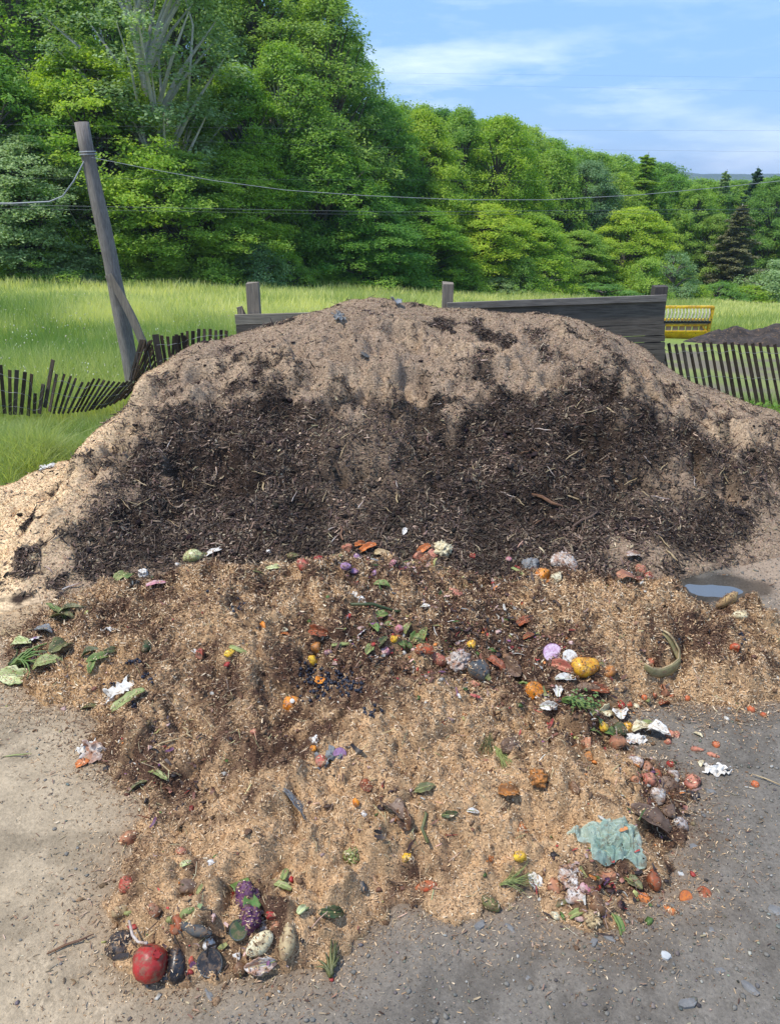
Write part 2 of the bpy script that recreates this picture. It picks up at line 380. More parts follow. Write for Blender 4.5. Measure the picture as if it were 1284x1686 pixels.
vo = nt.nodes.new('ShaderNodeTexVoronoi'); vo.inputs['Scale'].default_value = 110; L(nt, v, vo.inputs['Vector'])
c = mix(nt, ramp(nt, noise(nt, v, 12, 3), [(.5, 0), (.66, .5)]), c, mix(nt, 1., c, ramp(nt, vo.outputs['Color'], [(.1, .45), (.9, 1.5)]), 'MULTIPLY'))
L(nt, c, b.inputs['Base Color']); b.inputs['Roughness'].default_value = .95; b.inputs['Specular IOR Level'].default_value = .1
bump(nt, b, noise(nt, v, 70, 6, .7), .8, .012)
M_EARTH = m
g = mesh_obj('ground', P3.reshape(-1, 3), grid_faces(len(gx), len(gy)), m, col=C.reshape(-1, 3), smooth=True); g['kind'] = 'structure'

# puddle
MW, nt, b = newmat('puddle_water'); b.inputs['Base Color'].default_value = (.13, .14, .145, 1); b.inputs['Roughness'].default_value = .06; b.inputs['Specular IOR Level'].default_value = .9
bump(nt, b, noise(nt, coords(nt, 'Object'), 9, 2), .08, .01)
V = [(0, 0, 0)] + [(.52 * math.cos(k * math.pi / 20), .30 * math.sin(k * math.pi / 20), 0) for k in range(40)]
o = mesh_obj('puddle', np.array(V), [(0, k + 1, (k + 1) % 40 + 1) for k in range(40)], MW); o.location = (pud[0] + .06, pud[1], PZ); o['kind'] = 'structure'

# ------------------------------------------------------------------ big mound
xs = np.arange(-4.2, 5.4, .0165); ys = np.arange(3.6, 8.6, .0165)
X, Y = np.meshgrid(xs, ys); Z, S = mound(X, Y)
Z = np.where((S <= 0), -.12, Z); P3 = np.stack([X, Y, Z], -1)
W = darkness(P3); nA = fbm(X, Y, .35, 4, 91); nB = fbm(X, Y, .05, 3, 92)
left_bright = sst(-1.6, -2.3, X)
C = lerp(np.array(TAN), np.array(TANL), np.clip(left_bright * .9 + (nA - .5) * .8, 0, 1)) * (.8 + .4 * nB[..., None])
C = C * (1 - W[..., None]) + (np.array(BARK) * (.4 + .8 * nB[..., None] + .5 * nA[..., None])) * W[..., None]
Fm = grid_faces(len(xs), len(ys))
keep = (Z > G(X, Y) - .25).reshape(-1)
Fm = Fm[keep[Fm].all(1)]
M_MULCH = m_attr('mulch', .95, .1, 70, .5, .012)
mo = mesh_obj('mulch_mound', P3.reshape(-1, 3), Fm, M_MULCH, col=C.reshape(-1, 3), smooth=True)
tag(mo, 'high broad mound of tan sawdust with a dark shredded bark face below the board wall', 'mulch mound')

# ------------------------------------------------------------------ low food waste heap
xs = np.arange(-2.5, 2.65, .0075); ys = np.arange(1.35, 4.75, .0075)
X, Y = np.meshgrid(xs, ys); Hh, Dd = heap(X, Y)
P3 = np.stack([X, Y, Hh + np.where(Dd > 0, .0, -.03)], -1)
Bn = brownness(P3); nB = fbm(X, Y, .04, 3, 93)
orange = np.exp(-(((X + 1.55) / .35) ** 2 + ((Y - 2.95) / .3) ** 2))
C = lerp(np.array((.43, .275, .145)), np.array((.085, .047, .03)), Bn) * (.6 + .8 * nB[..., None])
C = C * (1 - orange[..., None] * .5) + np.array([.50, .29, .12]) * orange[..., None] * .5
Fh = grid_faces(len(xs), len(ys)); keep = (Dd > -.02).reshape(-1); Fh = Fh[keep[Fh].all(1)]
M_HEAP = m_attr('sawdust', .95, .1, 160, .5, .006)
ho = mesh_obj('compost_heap', P3.reshape(-1, 3), Fh, M_HEAP, col=C.reshape(-1, 3), smooth=True)
tag(ho, 'low lumpy heap of tan shavings mixed with food scraps spread in front of the mound', 'compost heap')

# ------------------------------------------------------------------ flakes, chips, slivers
def strips(name, P, N, length, width, col, mat, bend=.5, tilt=.5, lift=.4, label=None, cat=None):
    """one bent two-quad flake per row"""
    n = len(P); a = RNG.random(n) * 2 * np.pi
    t = np.stack([np.cos(a), np.sin(a), np.zeros(n)], -1); t = t - N * (t * N).sum(1, keepdims=True)
    t += N * (RNG.normal(0, tilt, n))[:, None] * .6; t /= np.linalg.norm(t, axis=1, keepdims=True)
    s = np.cross(N, t); s += N * RNG.normal(0, tilt, n)[:, None]; s /= np.linalg.norm(s, axis=1, keepdims=True)
    nn = np.cross(t, s); L2 = (length / 2)[:, None]; W2 = (width / 2)[:, None]
    c = P + N * (width * lift + np.abs((t * N).sum(1)) * length * .35)[:, None]
    bd = nn * (length * RNG.normal(0, bend, n) * .5)[:, None]
    k = RNG.uniform(.3, 1, (n, 1))
    V = np.stack([c - t * L2 - s * W2 * k + bd, c - t * L2 + s * W2 * k + bd, c - s * W2, c + s * W2, c + t * L2 - s * W2 * .6 + bd, c + t * L2 + s * W2 * .6 + bd], 1).reshape(-1, 3)
    i = (np.arange(n) * 6)[:, None]
    Fc = np.concatenate([i + np.array([0, 2, 3, 1]), i + np.array([2, 4, 5, 3])], 0)
    o = mesh_obj(name, V, Fc, mat, col=np.repeat(col, 6, 0)); o['kind'] = 'stuff'
    if label: o['label'] = label; o['category'] = cat
    return o
def slivers(name, P, N, length, width, thick, col, mat, tilt=.35, label=None, cat=None):
    """woody splinters: four-sided, pointed, slightly bent"""
    n = len(P); a = RNG.random(n) * 2 * np.pi
    t = np.stack([np.cos(a), np.sin(a), np.zeros(n)], -1); t = t - N * (t * N).sum(1, keepdims=True)
    t /= np.linalg.norm(t, axis=1, keepdims=True); t += N * (RNG.normal(0, tilt, n))[:, None]; t /= np.linalg.norm(t, axis=1, keepdims=True)
    s = np.cross(N, t); s += N * RNG.normal(0, .4, n)[:, None]; s /= np.linalg.norm(s, axis=1, keepdims=True); nn = np.cross(t, s)
    L2 = (length / 2)[:, None]; W = (width / 2)[:, None]; T = (thick / 2)[:, None]
    c = P + N * (thick * .5 + np.abs((t * N).sum(1)) * length * .4)[:, None]
    bd = s * (length * RNG.normal(0, .10, n))[:, None]
    k0 = RNG.uniform(.25, .9, (n, 1)); k1 = RNG.uniform(.15, .9, (n, 1))
    rings = []
    for p, kk, off in ((-L2, k0, bd), (L2 * 0, 1, bd * 0), (L2, k1, bd)):
        for e, g_ in ((-1, -1), (1, -1), (1, 1), (-1, 1)): rings.append(c + t * p + off + s * W * e * kk + nn * T * g_ * kk)
    V = np.stack(rings, 1).reshape(-1, 3); i = (np.arange(n) * 12)[:, None]
    fs = []
    for r in (0, 4):
        for k in range(4): k2 = (k + 1) % 4; fs.append(i + np.array([r + k, r + k2, r + 4 + k2, r + 4 + k]))
    fs.append(i + np.array([3, 2, 1, 0])); fs.append(i + np.array([8, 9, 10, 11]))
    o = mesh_obj(name, V, np.concatenate(fs, 0), mat, col=np.repeat(col, 12, 0)); o['kind'] = 'stuff'
    if label: o['label'] = label; o['category'] = cat
    return o
def normals(fn, x, y, e=.02):
    dx = (fn(x + e, y) - fn(x - e, y)) / (2 * e); dy = (fn(x, y + e) - fn(x, y - e)) / (2 * e)
    N = np.stack([-dx, -dy, np.ones_like(dx)], -1); return N / np.linalg.norm(N, axis=1, keepdims=True)
def cvar(base, n, v=.3):
    return np.clip(np.asarray(base) * (1 + RNG.normal(0, v, (n, 1))) * (1 + RNG.normal(0, v * .25, (n, 3))), .004, .95)
EXCL = []       # (x, y, r) kept free of flakes: filled below by the food items
# ------------------------------------------------------------------ food item shapes
def dist_of(px, py):
    p, n = hit(px, py); return p, n, float(np.linalg.norm(p - CAM))
def lumpV(rx, ry, rz, seed=0, rough=.06, dimple=0., seg=26, rings=16, bend=0., taper=0., creases=0):
    V = []; Fc = []
    for i in range(rings + 1):
        ph = math.pi * i / rings
        for k in range(seg):
            th = 2 * math.pi * k / seg
            x, y, z = math.sin(ph) * math.cos(th), math.sin(ph) * math.sin(th), math.cos(ph)
            r = 1 + rough * (math.sin(3.1 * x + seed) + math.sin(4.3 * y + seed * 1.7 + z) + math.sin(5.2 * z + seed * .6)) / 1.6
            r += rough * .35 * math.sin(11 * x + seed) * math.sin(9 * y + 2 * seed) * math.sin(10 * z)
            if creases: r *= 1 - .13 * abs(math.cos(creases * th / 2)) ** 6 * math.sin(ph) - 0
            r *= 1 - dimple * math.exp(-((ph) / .42) ** 2) - dimple * .5 * math.exp(-((math.pi - ph) / .35) ** 2)
            w = 1 - taper * z
            V.append((rx * r * x * w + bend * z * z, ry * r * y * w, rz * r * z))
    for i in range(rings):
        for k in range(seg):
            k2 = (k + 1) % seg; Fc.append((i * seg + k, (i + 1) * seg + k, (i + 1) * seg + k2, i * seg + k2))
    return np.array(V), Fc
def sheetV(Lx, Ly, seed, curl=.5, crump=.0, outline='leaf', nu=16, nv=10, fold=.3, ragged=.1):
    """a leaf, peel or scrap of paper as a curved surface"""
    V = []; r = random.Random(seed); ph = [r.uniform(0, 6.28) for _ in range(8)]
    for i in range(nu + 1):
        u = i / nu
        wd = {'leaf': math.sin(math.pi * min(u * .93 + .05, 1)) ** .75, 'blade': (math.sin(math.pi * (u * .86 + .12))) ** .4, 'scrap': 1.0}[outline]
        for j in range(nv + 1):
            v_ = j / nv * 2 - 1
            rag = 1 + ragged * (math.sin(u * 17 + ph[0]) + math.sin(u * 31 + ph[1])) * .5
            if outline == 'scrap': x = (u - .5) * Lx * (1 + ragged * math.sin(v_ * 5 + ph[2])); y = v_ * Ly / 2 * (1 + ragged * math.sin(u * 9 + ph[3]))
            else: x = (u - .5) * Lx; y = v_ * Ly / 2 * wd * rag
            z = curl * Lx * (.25 - (u - .5) ** 2) + fold * abs(v_) * wd * Ly * .5 + .06 * Ly * math.sin(u * 9 + ph[4]) * abs(v_)
            if crump:
                for q in range(4):
                    a = ph[q]; f = (2.2 + 2.1 * q) / max(Lx, Ly)
                    s = abs(math.sin((x * math.cos(a) + y * math.sin(a)) * f * 2.2 + ph[q + 4])); z += crump * (Lx + Ly) / 2 * (.42 - s) * .5 / (1 + .6 * q)
                    x += crump * Lx * .10 * math.sin(y * f * 3 + a); y += crump * Ly * .12 * math.sin(x * f * 3 + a * 2)
            V.append((x, y, z))
    Fc = [(i * (nv + 1) + j, (i + 1) * (nv + 1) + j, (i + 1) * (nv + 1) + j + 1, i * (nv + 1) + j + 1) for i in range(nu) for j in range(nv)]
    return np.array(V), Fc
def solid(o, t=.0012):
    md = o.modifiers.new('thickness', 'SOLIDIFY'); md.thickness = t; return o
def frame_from(n, yaw, tilt=0., roll=0.):
    n = Vector(n).lerp(Vector((0, 0, 1)), .35).normalized()
    return (Vector((0, 0, 1)).rotation_difference(n).to_matrix() @ Matrix.Rotation(yaw, 3, 'Z') @ Matrix.Rotation(tilt, 3, 'Y') @ Matrix.Rotation(roll, 3, 'X'))
PAL = {
 'orange': ((.82, .30, .02), (.62, .17, .015)), 'rotorange': ((.52, .20, .04), (.20, .09, .03)), 'red': ((.40, .028, .022), (.20, .02, .015)), 'redapple': ((.42, .06, .04), (.30, .12, .06)),
 'tomato': ((.50, .085, .03), (.36, .12, .04)), 'cherry': ((.56, .15, .045), (.42, .08, .03)), 'yellow': ((.80, .52, .04), (.66, .32, .03)), 'squash': ((.78, .42, .03), (.62, .22, .02)),
 'peach': ((.48, .21, .10), (.26, .10, .055)), 'mould': ((.58, .54, .48), (.34, .17, .10)), 'white': ((.78, .76, .70), (.55, .50, .42)), 'potato': ((.45, .30, .12), (.24, .14, .06)),
 'brown': ((.22, .11, .05), (.10, .05, .03)), 'black': ((.012, .012, .014), (.045, .04, .04)), 'darkgreen': ((.03, .06, .02), (.08, .09, .03)), 'green': ((.09, .18, .035), (.20, .25, .07)),
 'lime': ((.32, .35, .12), (.20, .24, .07)), 'pale': ((.62, .62, .34), (.40, .46, .16)), 'purple': ((.07, .018, .06), (.16, .05, .12)), 'pink': ((.50, .16, .20), (.52, .36, .34)),
 'lilac': ((.36, .20, .34), (.20, .10, .20)), 'cream': ((.74, .68, .46), (.60, .50, .28)), 'slate': ((.045, .055, .06), (.11, .11, .10)), 'carrot': ((.66, .20, .04), (.46, .13, .04)),
 'rust': ((.36, .09, .03), (.18, .05, .02)), 'flesh': ((.55, .22, .13), (.36, .10, .065)), 'straw': ((.50, .38, .20), (.32, .22, .11)), 'olive': ((.16, .16, .05), (.07, .08, .03)), 'greyblue': ((.25, .26, .26), (.13, .135, .13)),
 'onionface': ((.64, .50, .58), (.46, .26, .40)), 'rind': ((.17, .15, .06), (.33, .27, .13)), 'mint': ((.30, .50, .38), (.42, .60, .48)), 'wetbrown': ((.11, .065, .04), (.20, .13, .09)),
}
def pal(k, **kw): return m_food(*PAL[k], **kw)
ITEM_N = [0]; DUSTY = []
def place(o, px, py, r, yaw=0., tilt=0., roll=0., up=.55, ex=1.0):
    p, n, d = dist_of(px, py)
    q = p + n * r * up
    o.location = q; o.rotation_euler = frame_from(n, yaw, tilt, roll).to_euler()
    EXCL.append((p[0], p[1], r * ex)); return o
def M_(V, Fc, name, mat, parent=None, smooth=True): return mesh_obj(name, V, Fc, mat, parent, smooth=smooth)
def item(kind, px, py, w, h, colour, label, yaw=None, group=None):
    """one food scrap: w x h in photo pixels at its place, turned into metres there"""
    ITEM_N[0] += 1; sd = ITEM_N[0]; rr = random.Random(sd * 13)
    p, n, d = dist_of(px, py); W = w * d / F; H = h * d / F
    yaw = rr.uniform(0, 6.28) if yaw is None else math.radians(yaw)
    cat = kind.replace('_', ' '); R = (W + H) / 4
    def T(o): return tag(o, label, cat, group)
    k = kind
    if k in ('orange', 'tomato', 'cherry_tomato', 'apple', 'peach', 'plum', 'lemon', 'onion', 'radish', 'egg', 'mushroom', 'berry'):
        seg = 24 if w > 14 else 14
        V, Fc = lumpV(W / 2, W / 2 * rr.uniform(.92, 1.03), H / 2, sd, .07 if k != 'peach' else .12, .16 if k in ('apple', 'tomato', 'peach') else .05, seg, max(8, seg * 2 // 3), creases=5 if k == 'tomato' and w > 16 else 0)
        if k != 'cherry_tomato':
            for _q in range(3):
                dv = np.array([rr.gauss(0, 1), rr.gauss(0, 1), abs(rr.gauss(0, 1))]); dv /= np.linalg.norm(dv); pv_ = V @ dv; lim = R * rr.uniform(.52, .9); V = V - np.outer(np.clip(pv_ - lim, 0, 9) * rr.uniform(.8, 1.35), dv)
        V[:, 2] *= rr.uniform(.72, 1.0); V[:, 0] += V[:, 2] * rr.uniform(-.15, .15)
        o = M_(V, Fc, k, pal(colour, scale=22, rough=.5, dirt=.42 if w > 14 else .3))
        if k in ('apple', 'tomato', 'orange', 'onion') and w > 17:
            t = MB(); t.tube([(0, 0, H * .40), (.001, 0, H * .50), (.004, .001, H * .56)], [W * .035, W * .03, W * .04], 6); t.build('stem', pal('olive'), o)
        place(o, px, py, R, yaw, rr.uniform(.2, 1.0), rr.uniform(-.5, .5), rr.uniform(.10, .40) if colour != 'orange' else .55); DUSTY.append(o); return T(o)
    if k in ('potato', 'squash', 'pickle', 'eggplant', 'pepper', 'carrot', 'root', 'sweet_potato', 'cucumber'):
        tp = {'eggplant': .28, 'carrot': .3, 'squash': .18}.get(k, .06); bd = {'squash': .10, 'pickle': .12}.get(k, .04) * W
        V, Fc = lumpV(H / 2, H / 2 * .95, W / 2, sd, {'potato': .11, 'eggplant': .025, 'squash': .05, 'pepper': .05, 'cucumber': .04, 'pickle': .04}.get(k, .08), .03, 22, 20, bd, tp, 4 if k == 'pepper' else 0)
        V = V[:, [2, 0, 1]]
        o = M_(V, Fc, k, pal(colour, rough=.3 if k in ('eggplant', 'pepper', 'squash') else .7, dirt=.25 if k == 'eggplant' else .4))
        if k in ('eggplant', 'pepper', 'squash') and w > 20:
            t = MB(); t.tube([(W * .44, 0, 0), (W * .52, .002, .002), (W * .62, .006, .004)], [H * .20, H * .12, H * .10], 8); t.build('stem', pal('lime'), o)
        place(o, px, py, H / 2, yaw, rr.uniform(-.15, .15), rr.uniform(0, 6), rr.uniform(.15, .45), ex=1.3); DUSTY.append(o); return T(o)
    if k in ('onion_half', 'avocado_half', 'fruit_half'):
        V, Fc = lumpV(W / 2, W / 2, H / 2 * .9, sd, .03, .03, 26, 18); V[:, 2] = np.minimum(V[:, 2], .0)
        o = M_(V, Fc, k, pal(colour[0]))
        c = MB(); nn = 26
        ring = [(.47 * W * math.cos(a * 2 * math.pi / nn), .47 * W * math.sin(a * 2 * math.pi / nn), .002) for a in range(nn)]
        ring2 = [(.3 * W * math.cos(a * 2 * math.pi / nn), .3 * W * math.sin(a * 2 * math.pi / nn), (.0026 if k != 'avocado_half' else -.006)) for a in range(nn)]
        c.add(ring + ring2 + [(0, 0, (.003 if k != 'avocado_half' else -.012))], [(a, (a + 1) % nn, nn + (a + 1) % nn, nn + a) for a in range(nn)] + [(nn + a, nn + (a + 1) % nn, 2 * nn) for a in range(nn)])
        c.build('cut_face', pal(colour[1], dirt=.12, rough=.3, scale=60), o, True)
        place(o, px, py, W / 2, yaw, .0, -.75, .45); o.rotation_euler = (math.radians(48), rr.uniform(-.25, .25), rr.uniform(-.5, .5)); return T(o)
    if k in ('leaf', 'husk', 'peel', 'petal', 'stalk', 'cabbage_leaf', 'skin'):
        ol = {'husk': 'blade', 'stalk': 'blade', 'peel': 'blade', 'skin': 'scrap'}.get(k, 'leaf')
        V, Fc = sheetV(W, H, sd, rr.uniform(.2, .7), .06 if k in ('cabbage_leaf', 'skin') else .0, ol, 18, 10, rr.uniform(.3, .95), .16)
        mt = pal(colour, rough=.5, dirt=.15, stretch=(1, 4, 1))
        o = M_(V, Fc, k, mt); solid(o, .0022 if k != 'stalk' else .006)
        if ol == 'leaf' and w > 20:
            mid = [tuple(V[i * 11 + 5] + np.array([0, 0, .0015])) for i in range(0, 18)]; t = MB(); t.tube(mid, [.0016 * (1 - i / 20) for i in range(18)], 5); t.build('midrib', pal('lime'), o, True)
        place(o, px, py, H * .5, yaw, rr.uniform(-.35, .35), rr.uniform(-.4, .4), .6, ex=.8)
        if k != 'stalk': DUSTY.append(o)
        return T(o)
    if k in ('napkin', 'paper_scrap', 'plastic_scrap'):
        V, Fc = sheetV(W, H, sd, .25, .45, 'scrap', 30, 24, .1, .22)
        o = M_(V, Fc, k, pal(colour, rough=.8, dirt=.05)); solid(o, .0008)
        place(o, px, py, H * .5, yaw, 0, rr.uniform(-.3, .3), .8, ex=1.5); return T(o)
    if k in ('cauliflower', 'broccoli', 'cabbage', 'bread', 'pulp'):
        V, Fc = lumpV(W / 2, W / 2 * .9, H / 2, sd, .10, 0, 40, 26)
        nrm = V / (np.linalg.norm(V, axis=1, keepdims=True) + 1e-9)
        q = fbm(nrm[:, 0] * 3 + nrm[:, 2] * 2, nrm[:, 1] * 3 - nrm[:, 2], .55 if k != 'cabbage' else 1.2, 3, sd)
        V = V + nrm * ((q - .5) * W * (.34 if k != 'cabbage' else .3))[:, None]
        o = M_(V, Fc, k, pal(colour, rough=.6, dirt=.2, scale=40)); place(o, px, py, R, yaw, rr.uniform(-.4, .4), 0, .2); DUSTY.append(o)
        if k == 'cabbage':
            V2, F2 = sheetV(W * 1.1, H * .7, sd, .5, .05, 'leaf'); V2 = V2 + np.array([-.5 * W, 0, H * .12]); solid(M_(V2, F2, 'leaf', pal('green', dirt=.1), o), .002)
        return T(o)
    if k == 'stick':
        t = MB(); t.tube([(-W / 2, 0, 0), (-W * .15, H, .003), (W * .2, -H * .5, .002), (W / 2, H, 0)], [H * .45, H * .5, H * .42, H * .25], 6, seed=sd)
        o = t.build(k, pal(colour, stretch=(1, 8, 8), dirt=.1), None, True); place(o, px, py, .012, yaw, rr.uniform(-.12, .12), 0, 1.0, ex=.1); return T(o)
    if k == 'flower':
        o = empty('flower'); t = MB()
        for a in range(7):
            V, Fc = sheetV(W * .5, W * .3, sd + a, .3, 0, 'leaf', 6, 4, .2, .05); V[:, 0] += W * .27; ca, sa = math.cos(a * .9), math.sin(a * .9)
            V = np.stack([V[:, 0] * ca - V[:, 1] * sa, V[:, 0] * sa + V[:, 1] * ca, V[:, 2]], -1); t.add(V, Fc)
        solid(t.build('petals', pal('white', dirt=0), o, True), .001)
        V, Fc = lumpV(W * .16, W * .16, W * .08, sd); V[:, 2] += W * .05; M_(V, Fc, 'centre', pal(colour, dirt=0), o)
        place(o, px, py, W / 2, yaw, .3, -.5, .8); return T(o)
    if k == 'herb_bunch' or k == 'grass_tuft' or k == 'leek':
        o = empty(k); t = MB(); nb = {'herb_bunch': 40, 'grass_tuft': 34, 'leek': 12}[k]; bw = {'herb_bunch': .0024, 'grass_tuft': .0015, 'leek': .006}[k]
        for a in range(nb):
            an = rr.gauss(0, .26 if k != 'leek' else .4); ln = W * rr.uniform(.5, 1.05); z0 = rr.uniform(0, H * .25)
            pts = []
            for s_ in range(6):
                f = s_ / 5; pts.append((-W * .5 + ln * f * math.cos(an * (.4 + f)), ln * f * math.sin(an * (.4 + f)) * .8 + rr.uniform(-1, 1) * .003, z0 + H * .45 * math.sin(f * 2.8) * rr.uniform(.2, 1.0)))
            t.tube(pts, [bw * q for q in (.9, 1, .9, .7, .5, .15)], 4)
        t.build('blades', pal(colour, dirt=.05, stretch=(1, 6, 6)), o, True)
        if k == 'herb_bunch':
            t = MB()
            for a in range(46):
                V, Fc = sheetV(.016, .011, sd + a, .3, 0, 'leaf', 4, 3); c_ = np.array([rr.uniform(-.3, .55) * W, rr.gauss(0, .2) * W, rr.uniform(.2, 1.1) * H]); an = rr.uniform(0, 6.28)
                V = np.stack([V[:, 0] * math.cos(an) - V[:, 1] * math.sin(an), V[:, 0] * math.sin(an) + V[:, 1] * math.cos(an), V[:, 2]], -1) + c_; t.add(V, Fc)
            t.build('leaves', pal('green', dirt=.05), o, True)
        place(o, px, py, .01, yaw, 0, 0, .4); return T(o)
    raise ValueError(k)

I = item
# rear edge of the heap
I('squash', 320, 917, 34, 22, 'pale', 'pale yellow squash half buried on the rear left rim of the heap', 10)
I('egg', 292, 931, 8, 8, 'white', 'small white egg at the rear left rim beside the pale yellow squash')
I('skin', 352, 911, 26, 9, 'white', 'thin white onion skin on the rear rim right of the pale squash', 20)
I('leaf', 200, 955, 34, 16, 'lime', 'yellow green leaf standing at the far left of the rear rim', 70)
I('leaf', 214, 953, 26, 13, 'green', 'darker green leaf close beside the yellow green leaf on the rear left rim', 80)
I('cauliflower', 236, 945, 16, 13, 'white', 'tiny white cauliflower floret on the rear left rim next to two leaves')
I('peel', 258, 962, 30, 9, 'pink', 'pink and yellow fruit peel lying on shavings near the rear left rim', 15)
I('apple', 503, 930, 27, 24, 'redapple', 'scarred red apple near the rear rim beside a smaller tomato')
I('tomato', 526, 922, 18, 17, 'red', 'small bright red tomato right of the scarred red apple')
I('tomato', 571, 905, 22, 15, 'flesh', 'burst orange red tomato on top of the rear rim')
I('onion', 588, 921, 17, 14, 'lilac', 'lilac onion on the rear rim below the burst tomato')
I('onion', 569, 933, 17, 15, 'lilac', 'dull purple onion, the left one of the group under the rear rim')
I('onion', 584, 941, 20, 15, 'lilac', 'largest lilac onion of the group, lowest on the slope under the rear rim')
I('onion', 618, 943, 15, 12, 'lilac', 'small purple onion on the right of the onion group')
I('onion', 645, 929, 20, 9, 'pink', 'flat pink onion piece on the rim beside the dark hollow')
I('peel', 607, 905, 30, 12, 'carrot', 'orange carrot peel curled on the highest part of the rear rim', 10)
I('peel', 628, 912, 26, 11, 'straw', 'tan orange peel strip right of the curled carrot peel', -15)
I('peel', 594, 899, 22, 9, 'carrot', 'short orange peel strip behind the curled carrot peel', 30)
I('leaf', 455, 938, 34, 10, 'pale', 'pale green leaf lying flat below the rear rim left of the red apple', 10)
I('husk', 423, 945, 24, 8, 'lime', 'short yellow green husk on shavings left of the pale green leaf', 10)
I('egg', 443, 909, 9, 9, 'white', 'white eggshell piece on the rear rim above the pale green leaf')
I('potato', 481, 918, 20, 14, 'olive', 'olive brown potato left of the scarred red apple')
I('cauliflower', 728, 906, 32, 25, 'cream', 'cream cauliflower head on the rear rim beside orange peelings')
I('peach', 700, 923, 20, 16, 'peach', 'soft orange peach just left of the cream cauliflower')
I('peel', 697, 905, 26, 11, 'carrot', 'orange melon peel leaning behind the soft peach', 35)
I('peach', 688, 917, 17, 19, 'flesh', 'small pinkish peach at the left end of the cauliflower group')
I('fruit_half', 712, 914, 18, 14, ('peach', 'flesh'), 'cut pinkish fruit half touching the cauliflower head')
I('tomato', 778, 917, 12, 10, 'red', 'small red tomato among black scraps right of the cauliflower')
I('radish', 837, 922, 12, 11, 'pink', 'pink radish among black scraps at the rear right')
I('apple', 851, 935, 15, 11, 'red', 'dark red apple piece by the mouldy grey fruit at the rear right')
I('stalk', 857, 948, 44, 5, 'lime', 'thin yellow green stalk leaning across black scraps at the rear right', -50)
I('bread', 873, 933, 26, 18, 'greyblue', 'mouldy grey crust above the rear orange')
I('orange', 894, 953, 26, 23, 'orange', 'round orange at the rear right of the heap, darkened on its left side')
I('peach', 915, 951, 20, 17, 'cream', 'pale mouldy fruit touching the rear right orange')
I('bread', 928, 928, 40, 22, 'mould', 'large pale mouldy bread lump on the rear right rim')
I('potato', 975, 972, 13, 11, 'potato', 'single small round potato lying on the right lobe of shavings')
I('tomato', 1055, 938, 20, 16, 'flesh', 'crushed red tomato on the peak of the right lobe')
I('tomato', 1066, 950, 16, 14, 'red', 'smaller crushed tomato just below the one on the right peak')
I('peel', 1042, 918, 28, 12, 'mould', 'grey pink peel on the top of the right lobe', 10)
I('peel', 1029, 960, 38, 24, 'peach', 'brown orange peel folded on the right lobe below its peak', 15)
I('egg', 1036, 943, 9, 7, 'white', 'small white eggshell left of the crushed tomatoes on the right lobe')
# right side
I('potato', 1200, 990, 40, 18, 'potato', 'large long potato on wet ground below the puddle', 5)
I('potato', 1219, 1017, 28, 17, 'cream', 'smaller pale potato on the right below the long potato', -20)
I('egg', 1208, 1069, 17, 21, 'tomato', 'upright orange red fruit sitting in the slope at the far right')
I('onion_half', 912, 1078, 31, 22, ('purple', 'onionface'), 'red onion half showing its pale cut face above the yellow squash')
I('onion_half', 936, 1086, 24, 32, ('white', 'white'), 'white onion half standing upright behind the yellow squash')
I('peel', 926, 1103, 36, 18, 'flesh', 'pink melon rind pressed against the left of the yellow squash', -35)
I('squash', 962, 1101, 48, 32, 'squash', 'large yellow orange squash near the middle right of the heap', 12)
I('apple', 1000, 1107, 24, 22, 'rotorange', 'rotten brown orange fruit right of the large yellow squash')
I('egg', 1067, 1091, 21, 19, 'tomato', 'orange fruit lying inside the curved melon rind')
I('onion', 1091, 1137, 20, 17, 'peach', 'brown onion at the foot of the slope under the melon rind')
I('petal', 930, 1122, 34, 14, 'white', 'white onion skin lying below the yellow squash', 5)
I('orange', 880, 1145, 33, 31, 'orange', 'bright round orange at the middle right with a mouldy scrap beside it')
I('pulp', 898, 1151, 15, 15, 'mould', 'mouldy pink pulp stuck to the right of the bright orange')
I('petal', 917, 1139, 26, 14, 'white', 'white petal standing behind the herb bunch', 80)
I('petal', 903, 1163, 28, 14, 'white', 'white petal lying below the bright orange', 0)
I('herb_bunch', 955, 1167, 60, 26, 'green', 'bright green bunch of herbs below the bright orange', -30)
I('potato', 965, 1133, 40, 18, 'wetbrown', 'flat brown soggy potato under the yellow squash', -8)
I('peel', 984, 1137, 34, 15, 'rust', 'rust red peel right of the soggy brown potato', -20)
I('petal', 992, 1170, 28, 18, 'cream', 'cream leaf base at the right end of the herb bunch', 30)
for a, (x, y, s, c, l) in enumerate([
    (1060, 1149, 10, 'cherry', 'orange cherry tomato under the melon rind, left of its neighbour'),
    (1075, 1145, 10, 'tomato', 'redder cherry tomato between the rind and the brown onion'),
    (1105, 1148, 9, 'rust', 'dark red cherry tomato just right of the brown onion'),
    (1130, 1150, 10, 'cherry', 'orange cherry tomato at the foot of the slope, right of the brown onion'),
    (1021, 1160, 14, 'red', 'deep red cherry tomato, left of three in a short row'),
    (1034, 1160, 11, 'tomato', 'orange red cherry tomato in the middle of a short row'),
    (1045, 1164, 12, 'cream', 'pale yellow cherry tomato at the right of a short row'),
    (1235, 1171, 12, 'cherry', 'cherry tomato on dark ground below the far right slope'),
    (1256, 1179, 11, 'tomato', 'red cherry tomato, the one farthest right on dark ground'),
    (1178, 1228, 12, 'cherry', 'lone cherry tomato on bare ground right of the pale leaves'),
    (1242, 1294, 12, 'cherry', 'lone orange cherry tomato on gravel beside a twig')]):
    I('cherry_tomato', x, y, s, s, c, l, group='cherry tomatoes at the right of the heap')
I('peel', 1093, 1163, 20, 11, 'rust', 'dark red tomato slice on bare ground below the brown onion', 30)
